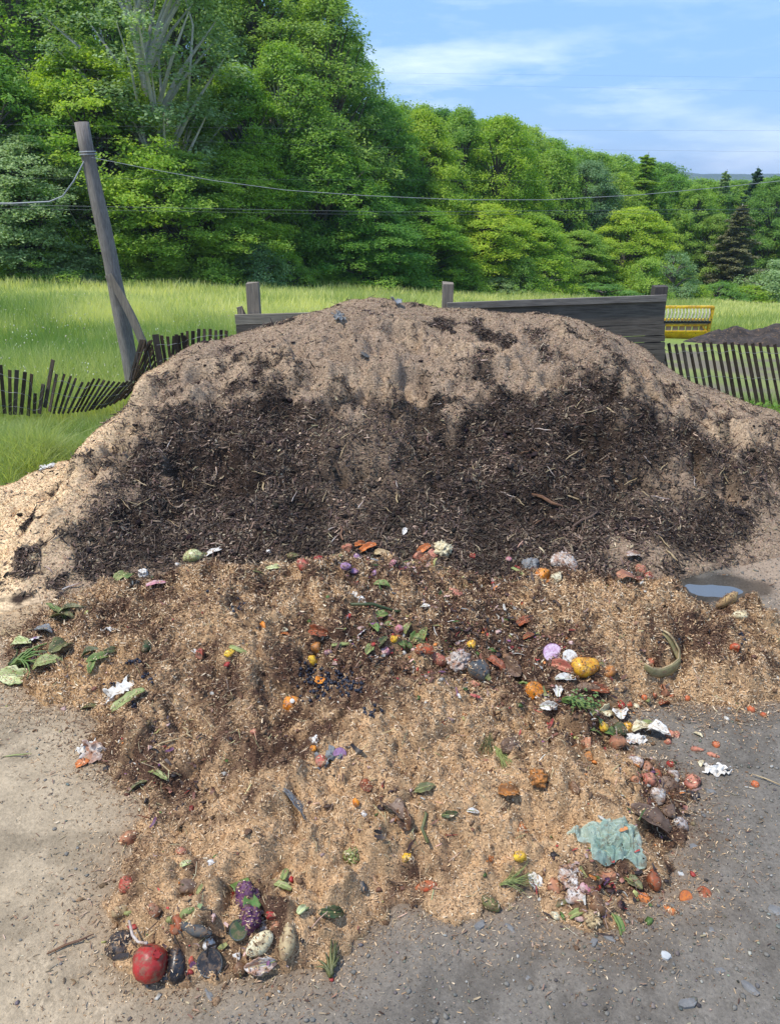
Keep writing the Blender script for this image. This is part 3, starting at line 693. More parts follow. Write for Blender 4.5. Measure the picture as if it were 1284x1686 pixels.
I('petal', 1020, 1181, 34, 22, 'white', 'white leaf standing upright at the right foot of the heap', 80)
I('pepper', 1033, 1200, 20, 18, 'yellow', 'yellow pepper piece between the white leaf and the dark green pepper', 60)
I('apple', 1046, 1197, 11, 12, 'tomato', 'small orange red fruit right of the yellow pepper piece')
I('pepper', 1017, 1205, 28, 24, 'darkgreen', 'dark green pepper at the right foot of the heap', 20)
I('pepper', 990, 1198, 18, 16, 'yellow', 'yellow orange pepper piece lying on green leaves', 100)
for a, (x, y, s, l) in enumerate([(976, 1207, 24, 'dark green leaf left of the yellow orange pepper piece'), (1000, 1211, 24, 'dark green leaf tucked under the dark green pepper'), (982, 1190, 20, 'small green leaf behind the yellow orange pepper piece')]):
    I('leaf', x, y, s, s * .6, 'green', l, group='green leaves at the right foot')
I('cabbage_leaf', 1056, 1207, 34, 22, 'cream', 'cream cabbage leaf, the left one of two on bare ground', 15)
I('cabbage_leaf', 1081, 1214, 36, 26, 'white', 'white cabbage leaf, the right one of two on bare ground', -25)
I('cabbage_leaf', 1066, 1197, 24, 13, 'lime', 'yellow green leaf scrap above the white cabbage leaf', 5)
for x, y, s, l in [(1101, 1211, 14, 'red tomato piece touching the white cabbage leaf'), (1113, 1212, 15, 'red tomato piece farthest right of three'), (1098, 1223, 12, 'red tomato piece lowest of three by the cabbage leaf')]:
    I('tomato', x, y, s, s, 'flesh', l, group='red tomato pieces')
I('plastic_scrap', 1042, 1222, 34, 15, 'white', 'torn white film below the cream cabbage leaf', 10)
I('sweet_potato', 1015, 1226, 28, 20, 'peach', 'pinkish sweet potato at the edge of the shavings above the mouldy fruit', 10)
I('carrot', 1146, 1235, 18, 8, 'flesh', 'pale orange carrot end on bare ground, the left of two', -10)
I('carrot', 1173, 1245, 18, 8, 'flesh', 'pale orange carrot end on bare ground, the right of two', -40)
I('petal', 1148, 1212, 14, 7, 'cream', 'small cream petal on bare ground right of the red tomato pieces')
I('petal', 1154, 1259, 14, 7, 'cream', 'small cream petal on bare ground above the white crumpled paper')
I('paper_scrap', 1178, 1273, 32, 18, 'white', 'white crumpled paper on the gravel right of the mouldy fruit', -10)
for x, y, w, h, c, kk, l in [
    (1045, 1258, 28, 22, 'mould', 'peach', 'white mouldy peach, topmost of the mouldy group at the right edge'),
    (1064, 1266, 20, 20, 'peach', 'peach', 'orange brown peach just below the topmost mouldy peach'),
    (1079, 1276, 16, 13, 'rust', 'plum', 'dark red plum in the middle of the mouldy group'),
    (1045, 1284, 17, 14, 'peach', 'peach', 'small orange peach at the left of the mouldy group'),
    (1064, 1287, 24, 24, 'flesh', 'peach', 'large pink orange peach in the mouldy group'),
    (1077, 1311, 26, 26, 'mould', 'peach', 'white mouldy peach at the bottom of the mouldy group'),
    (1103, 1260, 13, 12, 'red', 'cherry_tomato', 'bright red cherry tomato at the top right of the mouldy group'),
    (1107, 1278, 20, 18, 'mould', 'peach', 'fluffy white mouldy peach below the bright red cherry tomato'),
    (1137, 1291, 28, 24, 'flesh', 'peach', 'pinkish peach at the far right of the mouldy group on black pulp'),
    (1094, 1300, 34, 22, 'wetbrown', 'plum', 'long dark collapsed plum in the middle of the mouldy group'),
    (1136, 1312, 24, 16, 'black', 'plum', 'black rotten plum under the far right peach'),
    (1117, 1357, 24, 28, 'mould', 'peach', 'mouldy orange peach alone below the mouldy group'),
    (1100, 1335, 26, 18, 'wetbrown', 'plum', 'dark brown plum above the lone mouldy peach')]:
    I(kk, x, y, w, h, c, l, group='mouldy fruit at the right edge')
I('skin', 1062, 1354, 66, 28, 'wetbrown', 'large soggy brown leaf lying above the green plastic film', -15)
# lower right group
for x, y, w, h, c, kk, l in [
    (913, 1460, 22, 27, 'peach', 'peach', 'orange peach with pale mould at the left of the lower right group'),
    (950, 1477, 28, 26, 'mould', 'peach', 'round fruit half covered in white mould in the lower right group'),
    (1001, 1446, 22, 22, 'peach', 'peach', 'orange brown peach just under the green plastic film'),
    (980, 1491, 34, 24, 'brown', 'potato', 'large brown potato right of the white mouldy fruit'),
    (1056, 1478, 24, 14, 'carrot', 'carrot', 'orange carrot chunk at the right of the lower right group'),
    (925, 1487, 22, 9, 'olive', 'pickle', 'olive green pickle below the orange peach with mould'),
    (975, 1513, 24, 24, 'straw', 'bread', 'crumbly tan bread lump at the bottom of the lower right group'),
    (990, 1503, 17, 20, 'lilac', 'onion', 'dull purple onion beside the brown potato'),
    (1012, 1520, 44, 11, 'green', 'stalk', 'green stalk at the lowest corner of the lower right group'),
    (1024, 1524, 16, 15, 'peach', 'apple', 'small pinkish apple right of the green stalk'),
    (940, 1445, 34, 18, 'mould', 'bread', 'mouldy pinkish crust left of the green plastic film bottom'),
    (1040, 1455, 30, 16, 'olive', 'leaf', 'olive leaf right of the orange brown peach'),
    (1128, 1482, 20, 17, 'brown', 'fruit_half', 'dark rotten fruit, the left of two on the gravel'),
    (1158, 1473, 20, 18, 'rust', 'apple', 'dark rotten apple with an orange side, the right of two on the gravel'),
    (1102, 1501, 18, 11, 'carrot', 'carrot', 'orange carrot slice on gravel below the dark rotten fruit'),
    (949, 1506, 26, 8, 'lime', 'stalk', 'yellow green stalk end in the lower right group'),
    (915, 1508, 16, 10, 'cream', 'egg', 'cream eggshell at the lower left of the lower right group'),
    (880, 1452, 30, 18, 'white', 'petal', 'white green leek end beside the hay tuft'),
    (965, 1460, 22, 14, 'pink', 'onion', 'pinkish onion between the crust and the brown peach'),
    (1076, 1450, 30, 22, 'rust', 'plum', 'dark red rotten plum below the right corner of the film')]:
    if kk == 'fruit_half': I(kk, x, y, w, h, ('brown', 'carrot'), l)
    else: I(kk, x, y, w, h, c, l)
I('grass_tuft', 852, 1448, 62, 26, 'lime', 'yellow green hay tuft at the front edge left of the mouldy fruit', 20)
I('cucumber', 806, 1488, 32, 20, 'olive', 'olive green cucumber end at the front edge of the heap', -30)
I('grass_tuft', 800, 1240, 95, 22, 'olive', 'long tuft of green hay on top of the front lobe', -100)
I('grass_tuft', 832, 1262, 85, 18, 'lime', 'second strand of green hay right of the long tuft', -75)
# front left group
I('plum', 205, 1561, 42, 34, 'black', 'shrivelled black fruit left of the pomegranate')
I('avocado_half', 348, 1592, 42, 38, ('black', 'slate'), 'dark hollow avocado half right of the eggplant') if False else None
I('eggplant', 294, 1578, 62, 27, 'black', 'glossy black eggplant standing on end beside the pomegranate', 95)
I('avocado_half', 346, 1588, 38, 36, ('black', 'slate'), 'hollow black avocado half right of the eggplant')
I('eggplant', 288, 1606, 50, 20, 'black', 'flattened black eggplant lying under the pomegranate and the upright one', 5)
I('avocado_half', 396, 1530, 28, 28, ('darkgreen', 'slate'), 'dark green avocado half under the purple cabbage')
I('cucumber', 322, 1530, 50, 18, 'slate', 'dark slate cucumber lying above the eggplant', -10)
I('apple', 316, 1580, 13, 19, 'redapple', 'small red fruit squeezed between the eggplant and the avocado half')
I('apple', 292, 1522, 25, 22, 'rust', 'dull red apple behind the upright eggplant')
I('pickle', 308, 1503, 26, 12, 'green', 'green pickle behind the dull red apple', 20)
I('cabbage', 408, 1483, 38, 40, 'purple', 'purple cabbage with a green leaf near the front left')
I('cabbage', 410, 1516, 34, 36, 'purple', 'second purple cabbage directly below the one with the leaf')
I('radish', 382, 1478, 13, 15, 'red', 'dark red radish left of the purple cabbage')
I('mushroom', 344, 1549, 28, 13, 'white', 'white mushroom cap above the hollow avocado half')
I('mushroom', 389, 1574, 18, 11, 'white', 'small white mushroom below the dark green avocado half')
I('mushroom', 435, 1526, 18, 15, 'mould', 'pale mushroom right of the purple cabbages, the left of two')
I('mushroom', 453, 1525, 18, 18, 'peach', 'tan mushroom right of the purple cabbages, the right of two')
I('radish', 449, 1506, 16, 12, 'red', 'bright red radish above the two mushrooms')
I('root', 430, 1556, 44, 24, 'cream', 'knobbly cream ginger root at the front, the left of two')
I('root', 474, 1549, 50, 22, 'straw', 'knobbly tan ginger root at the front, the right of two')
I('petal', 430, 1585, 44, 22, 'mould', 'wilted grey leaf under the ginger roots')
I('onion', 395, 1598, 24, 18, 'brown', 'brown onion at the front edge right of the avocado half')
I('leek', 543, 1578, 48, 12, 'olive', 'wilted yellow green leek at the front edge', 95)
I('leaf', 543, 1503, 44, 16, 'darkgreen', 'dark green leaf lying on shavings near the front', 10)
I('stalk', 497, 1500, 24, 9, 'pale', 'pale green celery piece left of the dark green leaf', 50)
I('stalk', 463, 1458, 34, 9, 'lime', 'lime green celery piece, the longer of two near the red radish', -20)
I('stalk', 470, 1441, 22, 7, 'lime', 'lime green celery piece standing above the longer one', 80)
I('radish', 481, 1449, 12, 11, 'red', 'small red radish right of the celery pieces')
I('potato', 214, 1383, 26, 22, 'peach', 'pinkish potato on the left edge of the front lobe')
I('apple', 213, 1457, 26, 28, 'redapple', 'brown red apple at the left edge below the pinkish potato')
I('radish', 297, 1405, 15, 15, 'flesh', 'dull red radish above the white garlic clove')
I('mushroom', 347, 1421, 16, 13, 'white', 'white garlic clove on dark shavings left of the middle')
I('husk', 307, 1424, 17, 8, 'pale', 'pale green bean left of the white garlic clove', 30)
I('apple', 309, 1463, 28, 24, 'wetbrown', 'wet brown apple above the dull red one')
I('root', 255, 1500, 22, 16, 'peach', 'orange brown root at the left edge above the shrivelled black fruit')
I('root', 200, 1500, 26, 15, 'straw', 'tan root left of the orange brown root')
# left side
I('napkin', 203, 1139, 42, 24, 'white', 'bright white crumpled napkin on the left of the heap', 25)
I('husk', 216, 1157, 56, 18, 'lime', 'green corn husk lying against the bright white napkin', 25)
I('husk', 150, 1168, 34, 11, 'olive', 'olive husk left of the green corn husk', 5)
I('napkin', 160, 1240, 44, 28, 'mould', 'torn greyish white napkin at the left edge of the front lobe', -20)
I('napkin', 147, 1236, 28, 20, 'white', 'clean white half of the torn napkin at the left edge', 10)
I('peel', 137, 1261, 20, 12, 'carrot', 'orange peel under the torn napkin', 20)
I('pulp', 178, 1268, 13, 12, 'black', 'black rotten scrap right of the orange peel')
I('leek', 62, 1083, 74, 26, 'green', 'green leek tops in a bunch at the far left of the heap', 20)
I('leek', 50, 1092, 60, 18, 'darkgreen', 'darker leek tops under the bunch at the far left', 5)
I('cabbage_leaf', 34, 1116, 54, 26, 'pale', 'pale yellow cabbage leaf at the far left edge', -8)
I('cabbage_leaf', 80, 1097, 44, 22, 'lime', 'yellow green cabbage leaf right of the leek tops', 20)
I('cabbage_leaf', 38, 1064, 32, 16, 'pale', 'pale yellow leaf scrap above the leek tops', 0)
I('leaf', 98, 1070, 40, 26, 'olive', 'broad olive leaf right of the leek tops', 60)
I('flower', 61, 1057, 20, 20, 'lilac', 'white flower with a violet centre above the leek tops')
I('cabbage_leaf', 75, 1043, 28, 18, 'greyblue', 'grey blue wilted leaf behind the white flower', -10)
I('leaf', 104, 1024, 48, 18, 'olive', 'long olive leaf, the lower one in the rear left leaf pile', -10)
I('leaf', 92, 1010, 40, 14, 'green', 'green leaf, the upper one in the rear left leaf pile', -25)
I('leaf', 118, 1012, 50, 14, 'olive', 'olive leaf pointing right in the rear left leaf pile', 5)
I('leaf', 152, 1078, 30, 13, 'darkgreen', 'dark green leaf, leftmost of the sprig on orange shavings', 10)
I('leaf', 165, 1086, 36, 13, 'green', 'bright green leaf in the middle of the sprig on orange shavings', 25)
I('leaf', 155, 1097, 26, 11, 'green', 'small green leaf hanging lowest on the sprig', 80)
I('leaf', 185, 1074, 26, 10, 'darkgreen', 'dark green leaf, rightmost of the sprig on orange shavings', 20)
I('pickle', 243, 1066, 28, 14, 'darkgreen', 'dark green pickle standing on shavings at the left', 100)
I('plastic_scrap', 178, 1039, 22, 9, 'white', 'small white plastic scrap on brown shavings at the left', -30)
I('potato', 22, 1043, 44, 14, 'straw', 'long tan root on the dusty ground at the far left', 5)
I('plum', 330, 1078, 17, 17, 'redapple', 'dark red plum on shavings left of the yellow pepper')
I('pepper', 379, 1077, 19, 13, 'yellow', 'small yellow pepper with a green stalk beside it', 30)
I('stalk', 394, 1071, 34, 6, 'lime', 'lime green stalk arched over the small yellow pepper', -25)
I('peel', 322, 1076, 16, 6, 'white', 'white curled skin just left of the dark red plum')
# middle
I('orange', 522, 1069, 27, 24, 'rotorange', 'old brownish orange above the blueberries')
I('lemon', 514, 1088, 19, 14, 'yellow', 'bright yellow lemon half at the top of the blueberries')
I('peel', 527, 1123, 18, 15, 'orange', 'orange peel piece lying in the blueberries', 70)
I('plum', 541, 1076, 15, 13, 'pink', 'pink plum right of the old brownish orange')
I('orange', 481, 1168, 27, 36, 'orange', 'upright oval orange with a dark crack and a round sticker')
I('tomato', 418, 1207, 13, 11, 'flesh', 'small bright red tomato left of the middle of the front lobe')
I('peel', 431, 1030, 15, 7, 'orange', 'tiny orange peel on the upper shavings', -50)
I('peel', 470, 1047, 18, 8, 'carrot', 'short orange peel left of the old brownish orange', 0)
I('peel', 466, 1038, 15, 7, 'cream', 'cream peel just above the short orange peel', 0)
I('peel', 526, 1041, 34, 16, 'rust', 'rust red peel above the old brownish orange', -20)
I('stalk', 568, 1062, 44, 5, 'lime', 'long lime green stalk right of the old brownish orange', 10)
I('leaf', 628, 969, 28, 15, 'green', 'bright green leaf below the onion group', 0)
I('napkin', 588, 985, 30, 16, 'white', 'white paper twist left of the dark green stem', -55)
I('stick', 628, 1004, 110, 6, 'darkgreen', 'long dark green stem across the upper middle', 12)
I('leaf', 625, 1015, 26, 14, 'green', 'green leaf just under the long dark green stem', 10)
I('petal', 700, 1001, 26, 9, 'white', 'white petal at the right end of the long dark green stem', -40)
I('tomato', 750, 982, 28, 20, 'flesh', 'crushed pink red melon flesh in the upper middle')
I('flower', 600, 1046, 18, 18, 'purple', 'purple flower head left of the salad greens')
for x, y, w, c, l in [(615, 1040, 28, 'green', 'narrow green leaf left of the salad greens'), (682, 1050, 28, 'green', 'salad leaf in the middle of the salad greens'), (700, 1045, 24, 'lime', 'pale salad leaf on the right of the salad greens'),
                      (668, 1066, 26, 'green', 'lowest salad leaf beside the red sweet potato'), (690, 1060, 24, 'darkgreen', 'dark salad leaf above the red sweet potato'), (608, 1072, 28, 'lime', 'pale green leaf standing left of the pink radish'),
                      (672, 1035, 22, 'lime', 'lime leaf at the top of the salad greens'), (630, 1060, 24, 'darkgreen', 'dark leaf above the pink radish'), (657, 1062, 20, 'green', 'small leaf right of the pink radish'), (640, 1032, 22, 'green', 'green leaf at the top left of the salad greens')]:
    I('leaf', x, y, w, w * .5, c, l, group='salad greens in the middle')
I('radish', 634, 1072, 18, 15, 'pink', 'pink and white radish in front of the salad greens')
I('radish', 656, 1037, 16, 13, 'pink', 'pale pink radish behind the purple one in the greens')
I('radish', 645, 1042, 11, 13, 'purple', 'small purple radish in the salad greens')
I('lemon', 648, 1053, 13, 12, 'yellow', 'small yellow fruit in the salad greens')
I('egg', 618, 1084, 14, 6, 'white', 'flat white eggshell below the pink and white radish')
I('sweet_potato', 699, 1072, 32, 20, 'tomato', 'red sweet potato right of the salad greens', 10)
I('sweet_potato', 717, 1088, 34, 22, 'flesh', 'pinkish sweet potato below the red one', -10)
I('pepper', 775, 1064, 17, 17, 'yellow', 'yellow pepper piece left of the grey round squash', 100)
I('radish', 759, 1073, 12, 13, 'pink', 'pink radish left of the yellow pepper piece')
I('tomato', 797, 1039, 12, 13, 'red', 'lone red tomato in brown scraps above the yellow pepper piece')
I('bread', 757, 1089, 40, 26, 'mould', 'mouldy bread chunk left of the grey round squash')
I('squash', 788, 1106, 38, 34, 'slate', 'grey black round squash in the dark hollow', -50)
I('peach', 781, 1128, 18, 14, 'flesh', 'orange pink fruit below the grey round squash')
I('peel', 845, 1108, 44, 26, 'wetbrown', 'dark brown bark piece left of the bright orange', -60)
I('peel', 815, 1100, 34, 18, 'rust', 'dark red peel right of the grey round squash', -40)
I('stick', 868, 1128, 34, 5, 'green', 'thin green stem above the bright orange', -10)
I('petal', 870, 1050, 22, 9, 'rust', 'dark red petal in brown scraps above the red onion half', 20)
I('peel', 866, 1025, 30, 14, 'rust', 'red peel on the slope left of the right lobe', 10)
I('stick', 884, 1047, 26, 4, 'lime', 'thin lime stem above the red onion half', 60)
# front lobe
I('mushroom', 516, 1221, 18, 14, 'white', 'white mushroom with a dark spot on the front lobe')
I('lemon', 515, 1235, 12, 11, 'orange', 'tiny orange fruit under the white mushroom')
I('onion_half', 560, 1246, 22, 26, ('purple', 'lilac'), 'purple onion half beside the clear plastic scrap')
I('plastic_scrap', 543, 1253, 36, 26, 'greyblue', 'clear grey plastic scrap left of the purple onion half', 30)
I('apple', 530, 1255, 22, 18, 'redapple', 'dull red apple under the clear plastic scrap')
I('apple', 606, 1296, 24, 22, 'rust', 'dark red apple in a hollow of the front lobe')
I('lemon', 586, 1323, 13, 12, 'orange', 'small orange fruit below the dark red apple')
I('mushroom', 598, 1341, 13, 11, 'white', 'white mushroom below the small orange fruit')
I('broccoli', 579, 1412, 24, 26, 'lime', 'yellow green broccoli floret on the front lobe')
I('lemon', 668, 1411, 18, 13, 'yellow', 'yellow lemon piece on the front lobe right of the broccoli')
I('sweet_potato', 703, 1461, 32, 16, 'tomato', 'orange red sweet potato near the front edge', 5)
I('plum', 596, 1461, 19, 18, 'slate', 'dark blue plum left of the orange red sweet potato')
I('carrot', 857, 1367, 30, 13, 'carrot', 'orange carrot poking up right of the middle', 100)
I('lemon', 806, 1411, 13, 13, 'carrot', 'small orange fruit above the cucumber end')
I('pepper', 856, 1411, 16, 22, 'yellow', 'pale yellow pepper above the hay tuft', 90)
I('skin', 480, 1328, 50, 20, 'greyblue', 'grey blue fish skin on tan shavings', -25)
I('petal', 740, 1340, 26, 10, 'darkgreen', 'dark green leaf on the front lobe beside a white petal', 5)
I('petal', 778, 1337, 22, 9, 'white', 'white petal on the front lobe', 5)
I('cabbage_leaf', 700, 1300, 34, 16, 'olive', 'wilted olive leaf above the green stem on the front lobe', 10)
I('stick', 702, 1355, 60, 6, 'olive', 'upright green stem in the middle of the front lobe', 92)
I('peel', 645, 1335, 44, 26, 'wetbrown', 'dark brown leaf pile in the middle hollow', -40)
I('peel', 665, 1350, 34, 20, 'brown', 'curled brown peel right of the dark leaf pile', -70)
I('peel', 835, 1310, 34, 22, 'rotorange', 'brown orange peel in the hollow below the hay', 10)
I('bread', 840, 1230, 30, 20, 'wetbrown', 'wet brown bread lump on the right of the front lobe')
I('bread', 885, 1280, 30, 20, 'rotorange', 'orange brown bread lump near the right edge of the front lobe')
I('peach', 945, 1302, 22, 19, 'brown', 'brown peach buried in shavings at the right of the front lobe')
I('peach', 968, 1228, 24, 17, 'peach', 'soft peach left of the pinkish sweet potato')
I('peach', 970, 1250, 18, 22, 'rotorange', 'rotten orange peach below the soft one')
for x0, y0, x1, y1, l in [(248, 1243, 312, 1204, 'long straw leaning up to the right on the left of the front lobe'), (234, 1254, 296, 1276, 'reddish straw sloping down to the right below the long one'), (296, 1196, 318, 1226, 'short straw crossing the top of the long one')]:
    I('stick', (x0 + x1) / 2, (y0 + y1) / 2, math.hypot(x1 - x0, y1 - y0), 3.5, 'straw', l, math.degrees(math.atan2(y0 - y1, x1 - x0)) * 1.15)
I('husk', 262, 1277, 36, 9, 'lime', 'green husk under the reddish straw', -30)
I('husk', 228, 1300, 34, 8, 'olive', 'olive husk at the left edge of the front lobe', 30)

# the pomegranate: body with its crown
p, n, d = dist_of(252, 1602); R = 24.5 * d / F
V, Fc = lumpV(R, R * .96, R * .93, 3, .055, 0, 40, 28)
pg = M_(V, Fc, 'pomegranate', pal('red', scale=22, rough=.4, dirt=.45)); pg.location = p + np.array([0, .0, R * .80]); pg.rotation_euler = (.30, .42, .3)
t = MB()
for a in range(6):
    an = a * math.pi / 3; c_, s_ = math.cos(an), math.sin(an)
    t.add([(c_ * R * .16 - s_ * R * .09, s_ * R * .16 + c_ * R * .09, R * .93), (c_ * R * .16 + s_ * R * .09, s_ * R * .16 - c_ * R * .09, R * .93), (c_ * R * .26, s_ * R * .26, R * 1.22), (c_ * R * .10, s_ * R * .10, R * .9)], [(0, 1, 2), (0, 2, 3), (1, 3, 2)])
t.tube([(0, 0, R * .9), (0, 0, R * 1.06)], [R * .24, R * .19], 12); t.build('calyx', pal('red', dirt=.2), pg)
EXCL.append((p[0], p[1], R)); tag(pg, 'big shiny red pomegranate at the front left corner of the heap', 'pomegranate')
st = [atz(213, 1516, .09), atz(219, 1540, .09), atz(228, 1551, .10), atz(243, 1553, .11)]
t = MB(); t.tube(st, [.004, .0045, .004, .005], 6, seed=1); o = t.build('stalk', pal('mould', dirt=.05), None, True); tag(o, 'thin pale dried stalk arching onto the pomegranate', 'stalk')
# sticker on the oval orange
for ob in list(bpy.data.objects):
    if ob.get('label', '').startswith('upright oval orange'):
        q, n, d = dist_of(481, 1168); R = 14 * d / F
        V, Fc = lumpV(R * .28, R * .28, R * .03, 1, 0, 0, 16, 6); s = M_(V, Fc, 'sticker', pal('white', dirt=0), ob)
        dirn = Vector(CAM - np.array(ob.location)).normalized(); dirn = (dirn + Vector((.25, 0, .45))).normalized()
        s.parent = ob; loc = ob.rotation_euler.to_matrix().inverted() @ dirn; s.location = (loc.x * R * .96, loc.y * R * .96, loc.z * R * 1.25)
        s.rotation_euler = loc.to_track_quat('Z', 'Y').to_euler()

# the hollow curved melon rind with its outer skin and pale inside
p, n, d = dist_of(1090, 1100); S = d / F
path = [(1058, 1098), (1070, 1106), (1084, 1107), (1098, 1102), (1110, 1092), (1111, 1080), (1102, 1068), (1094, 1056), (1086, 1050)]
pts = []
for a, (x, y) in enumerate(path):
    q, _, _ = dist_of(x, y + 4); pts.append(q + np.array([0, -.01, .035 + .02 * (a > 5)]))
t = MB(); Vv = []; nn = 9; Fc = []
cen = np.mean(pts, 0)
for i, q in enumerate(pts):
    tn = pts[min(i + 1, 8)] - pts[max(i - 1, 0)]; tn /= np.linalg.norm(tn)
    out = q - cen; out[2] = 0; out = out - tn * (out @ tn); out /= np.linalg.norm(out) + 1e-9
    wd = .040 * math.sin(math.pi * (i + .8) / 9.6) + .004
    for k in range(nn):
        f = k / (nn - 1); Vv.append(q + out * wd * .7 * math.sin(f * 1.6 + .3) - np.array([0, 0, 1]) * wd * (1.25 * f - .35) - out * wd * .5 * f)
for i in range(8):
    for k in range(nn - 1): Fc.append((i * nn + k, (i + 1) * nn + k, (i + 1) * nn + k + 1, i * nn + k + 1))
o = M_(np.array(Vv), Fc, 'melon_rind', pal('rind', scale=9, dirt=.1)); solid(o, .008)
t.tube([v_ + np.array([0, 0, .001]) for v_ in Vv[::nn]], .0045, 6); t.build('rim', pal('straw', dirt=.1), o, True)
tag(o, 'curved hollow melon rind with an orange fruit inside on the right lobe', 'melon rind')

# pale green plastic film lying over the front right shoulder
FILM = [(925, 1378), (945, 1366), (975, 1358), (1020, 1358), (1046, 1372), (1060, 1390), (1058, 1412), (1068, 1430), (1050, 1440), (1032, 1425), (1012, 1428), (990, 1436), (972, 1420), (968, 1398), (948, 1390)]
q = np.array([dist_of(x, y)[0][:2] for x, y in FILM]); lo = q.min(0); hi = q.max(0)
xs = np.linspace(lo[0] - .01, hi[0] + .01, 230); ys = np.linspace(lo[1] - .01, hi[1] + .01, 230); X, Y = np.meshgrid(xs, ys)
dd = sdist(X, Y, q) + (fbm(X, Y, .05, 3, 101) - .5) * .03
wx = X + (fbm(X, Y, .08, 3, 104) - .5) * .10; wy = Y + (fbm(X, Y, .08, 3, 105) - .5) * .10
rg = lambda p_, q_, s_, sd_: (1 - np.abs(vn(p_, q_, s_, sd_) - .5) * 2) ** 3
fold = rg(wx * .8 + wy * .3, wy * .35, .040, 102) * .020 + rg(wy, wx * .5, .022, 103) * .012 + rg(wx, wy * .5 + wx * .3, .011, 106) * .006
Zf = surf(X, Y) + .012 + fold * np.clip(dd / .03, .1, 1)
Fc = grid_faces(230, 230); kp = (dd > 0).reshape(-1); Fc = Fc[kp[Fc].all(1)]
MF, nt, b = newmat('green_film'); v = coords(nt, 'Object')
c = mix(nt, ramp(nt, noise(nt, v, 14, 4), [(.4, 0), (.65, 1)]), (.42, .60, .48), (.62, .75, .64)); c = mix(nt, ramp(nt, noise(nt, v, 30, 4), [(.54, 0), (.64, .7)]), c, (.26, .19, .11))
L(nt, c, b.inputs['Base Color']); b.inputs['Roughness'].default_value = .35; tr = nt.nodes.new('ShaderNodeBsdfTranslucent'); L(nt, c, tr.inputs['Color'])
tp = nt.nodes.new('ShaderNodeBsdfTransparent'); ms = nt.nodes.new('ShaderNodeMixShader'); ms.inputs[0].default_value = .35; L(nt, b.outputs[0], ms.inputs[1]); L(nt, tr.outputs[0], ms.inputs[2])
m2 = nt.nodes.new('ShaderNodeMixShader'); m2.inputs[0].default_value = .28; L(nt, ms.outputs[0], m2.inputs[1]); L(nt, tp.outputs[0], m2.inputs[2]); L(nt, m2.outputs[0], nt.nodes['Material Output'].inputs['Surface'])
o = mesh_obj('plastic_film', np.stack([X, Y, Zf], -1).reshape(-1, 3), Fc, MF, smooth=True)
tag(o, 'crumpled pale green plastic film draped on the front right of the heap', 'plastic film'); FILMP = q

# blueberries spilled in the middle
V, Fc = lumpV(.0085, .0085, .0075, 2, .03, .10, 10, 7); mb = m_food((.010, .012, .022), (.022, .026, .042), scale=60, rough=.45, dirt=0)
first = None
BL = [(545, 1122, 36, 13, 150), (510, 1102, 12, 12, 34), (575, 1135, 22, 8, 40), (523, 1148, 18, 7, 26), (245, 1116, 10, 5, 18), (221, 1091, 11, 4, 14), (233, 1092, 5, 4, 7), (612, 1175, 14, 7, 16), (385, 1004, 14, 3, 12), (404, 993, 8, 4, 7), (185, 1131, 9, 4, 9), (220, 1165, 7, 5, 9), (1213, 1048, 14, 8, 14), (355, 972, 8, 3, 5), (1095, 1052, 12, 8, 14)]
for bx, by, sx, sy, nb in BL:
    for _ in range(int(nb * .75)):
        q, n, d = dist_of(random.gauss(bx, sx * .75), random.gauss(by, sy * .75))
        if first is None: first = M_(V, Fc, 'blueberry', mb); o = first
        else: o = first.copy(); COL.objects.link(o)
        o.location = q + n * random.uniform(.004, .012); o.rotation_euler = [random.uniform(0, 6) for _ in range(3)]; s_ = random.uniform(.7, 1.1); o.scale = (s_,) * 3
        EXCL.append((q[0], q[1], .010)); tag(o, 'dark blueberry spilled with many others on the heap', 'blueberry', 'spilled blueberries')

# stones and gravel
MS = m_food((.16, .155, .145), (.26, .25, .23), scale=25, rough=.85, dirt=.1, spec=.2); MSW = m_food((.50, .50, .47), (.38, .38, .36), scale=25, rough=.8, dirt=.1, spec=.2)
def stone(px, py, w, h, mt, label):
    q, n, d = dist_of(px, py); W = w * d / F; H = h * d / F
    V, Fc = lumpV(W / 2, H * .42, W * .26, px, .16, 0, 12, 8)
    V = np.round(V / (W * .22)) * (W * .22) * .5 + V * .5; V = V * .8
    o = M_(V, Fc, 'stone', mt, smooth=False); o.location = q + np.array([0, 0, W * .02]); o.rotation_euler = (0, 0, random.uniform(-1, 1))
    EXCL.append((q[0], q[1], W * .5)); tag(o, label, 'stone', 'stones on the gravel'); return o
for a in [(1096, 1575, 20, 20, MSW, 'bright white angular stone on the gravel at the lower right'), (1168, 1573, 11, 20, MSW, 'narrow white stone right of the bright angular one'),
          (1172, 1533, 12, 18, MS, 'grey blue stone above the narrow white stone'), (977, 1553, 26, 18, MS, 'rounded grey stone just below the lowest food scraps'), (1003, 1547, 22, 13, MS, 'bluish grey stone right of the rounded one'),
          (1274, 1500, 22, 24, MS, 'large grey stone at the right edge'), (1235, 1630, 28, 20, MS, 'flat pale grey stone near the lower right corner'), (868, 1611, 18, 12, MS, 'small grey stone on the ground below the lower right group'),
          (790, 1526, 28, 20, MS, 'dusty grey stone half sunk below the cucumber end'), (840, 1530, 24, 14, MS, 'flat grey stone right of the half sunk one'), (1120, 1440, 14, 12, MSW, 'small cream stone right of the plastic film'), (1140, 1395, 20, 12, MS, 'grey stone on gravel right of the lone mouldy peach'),
          (1168, 1305, 24, 10, MS, 'thin flat grey stone near the white crumpled paper'), (345, 1640, 24, 12, MS, 'pale flat stone at the bottom below the avocado half'), (1185, 1600, 22, 14, MS, 'grey stone below the narrow white stone'), (1130, 1655, 34, 16, MS, 'wide dull stone near the bottom edge')]:
    stone(*a)
_t = (1 + 5 ** .5) / 2
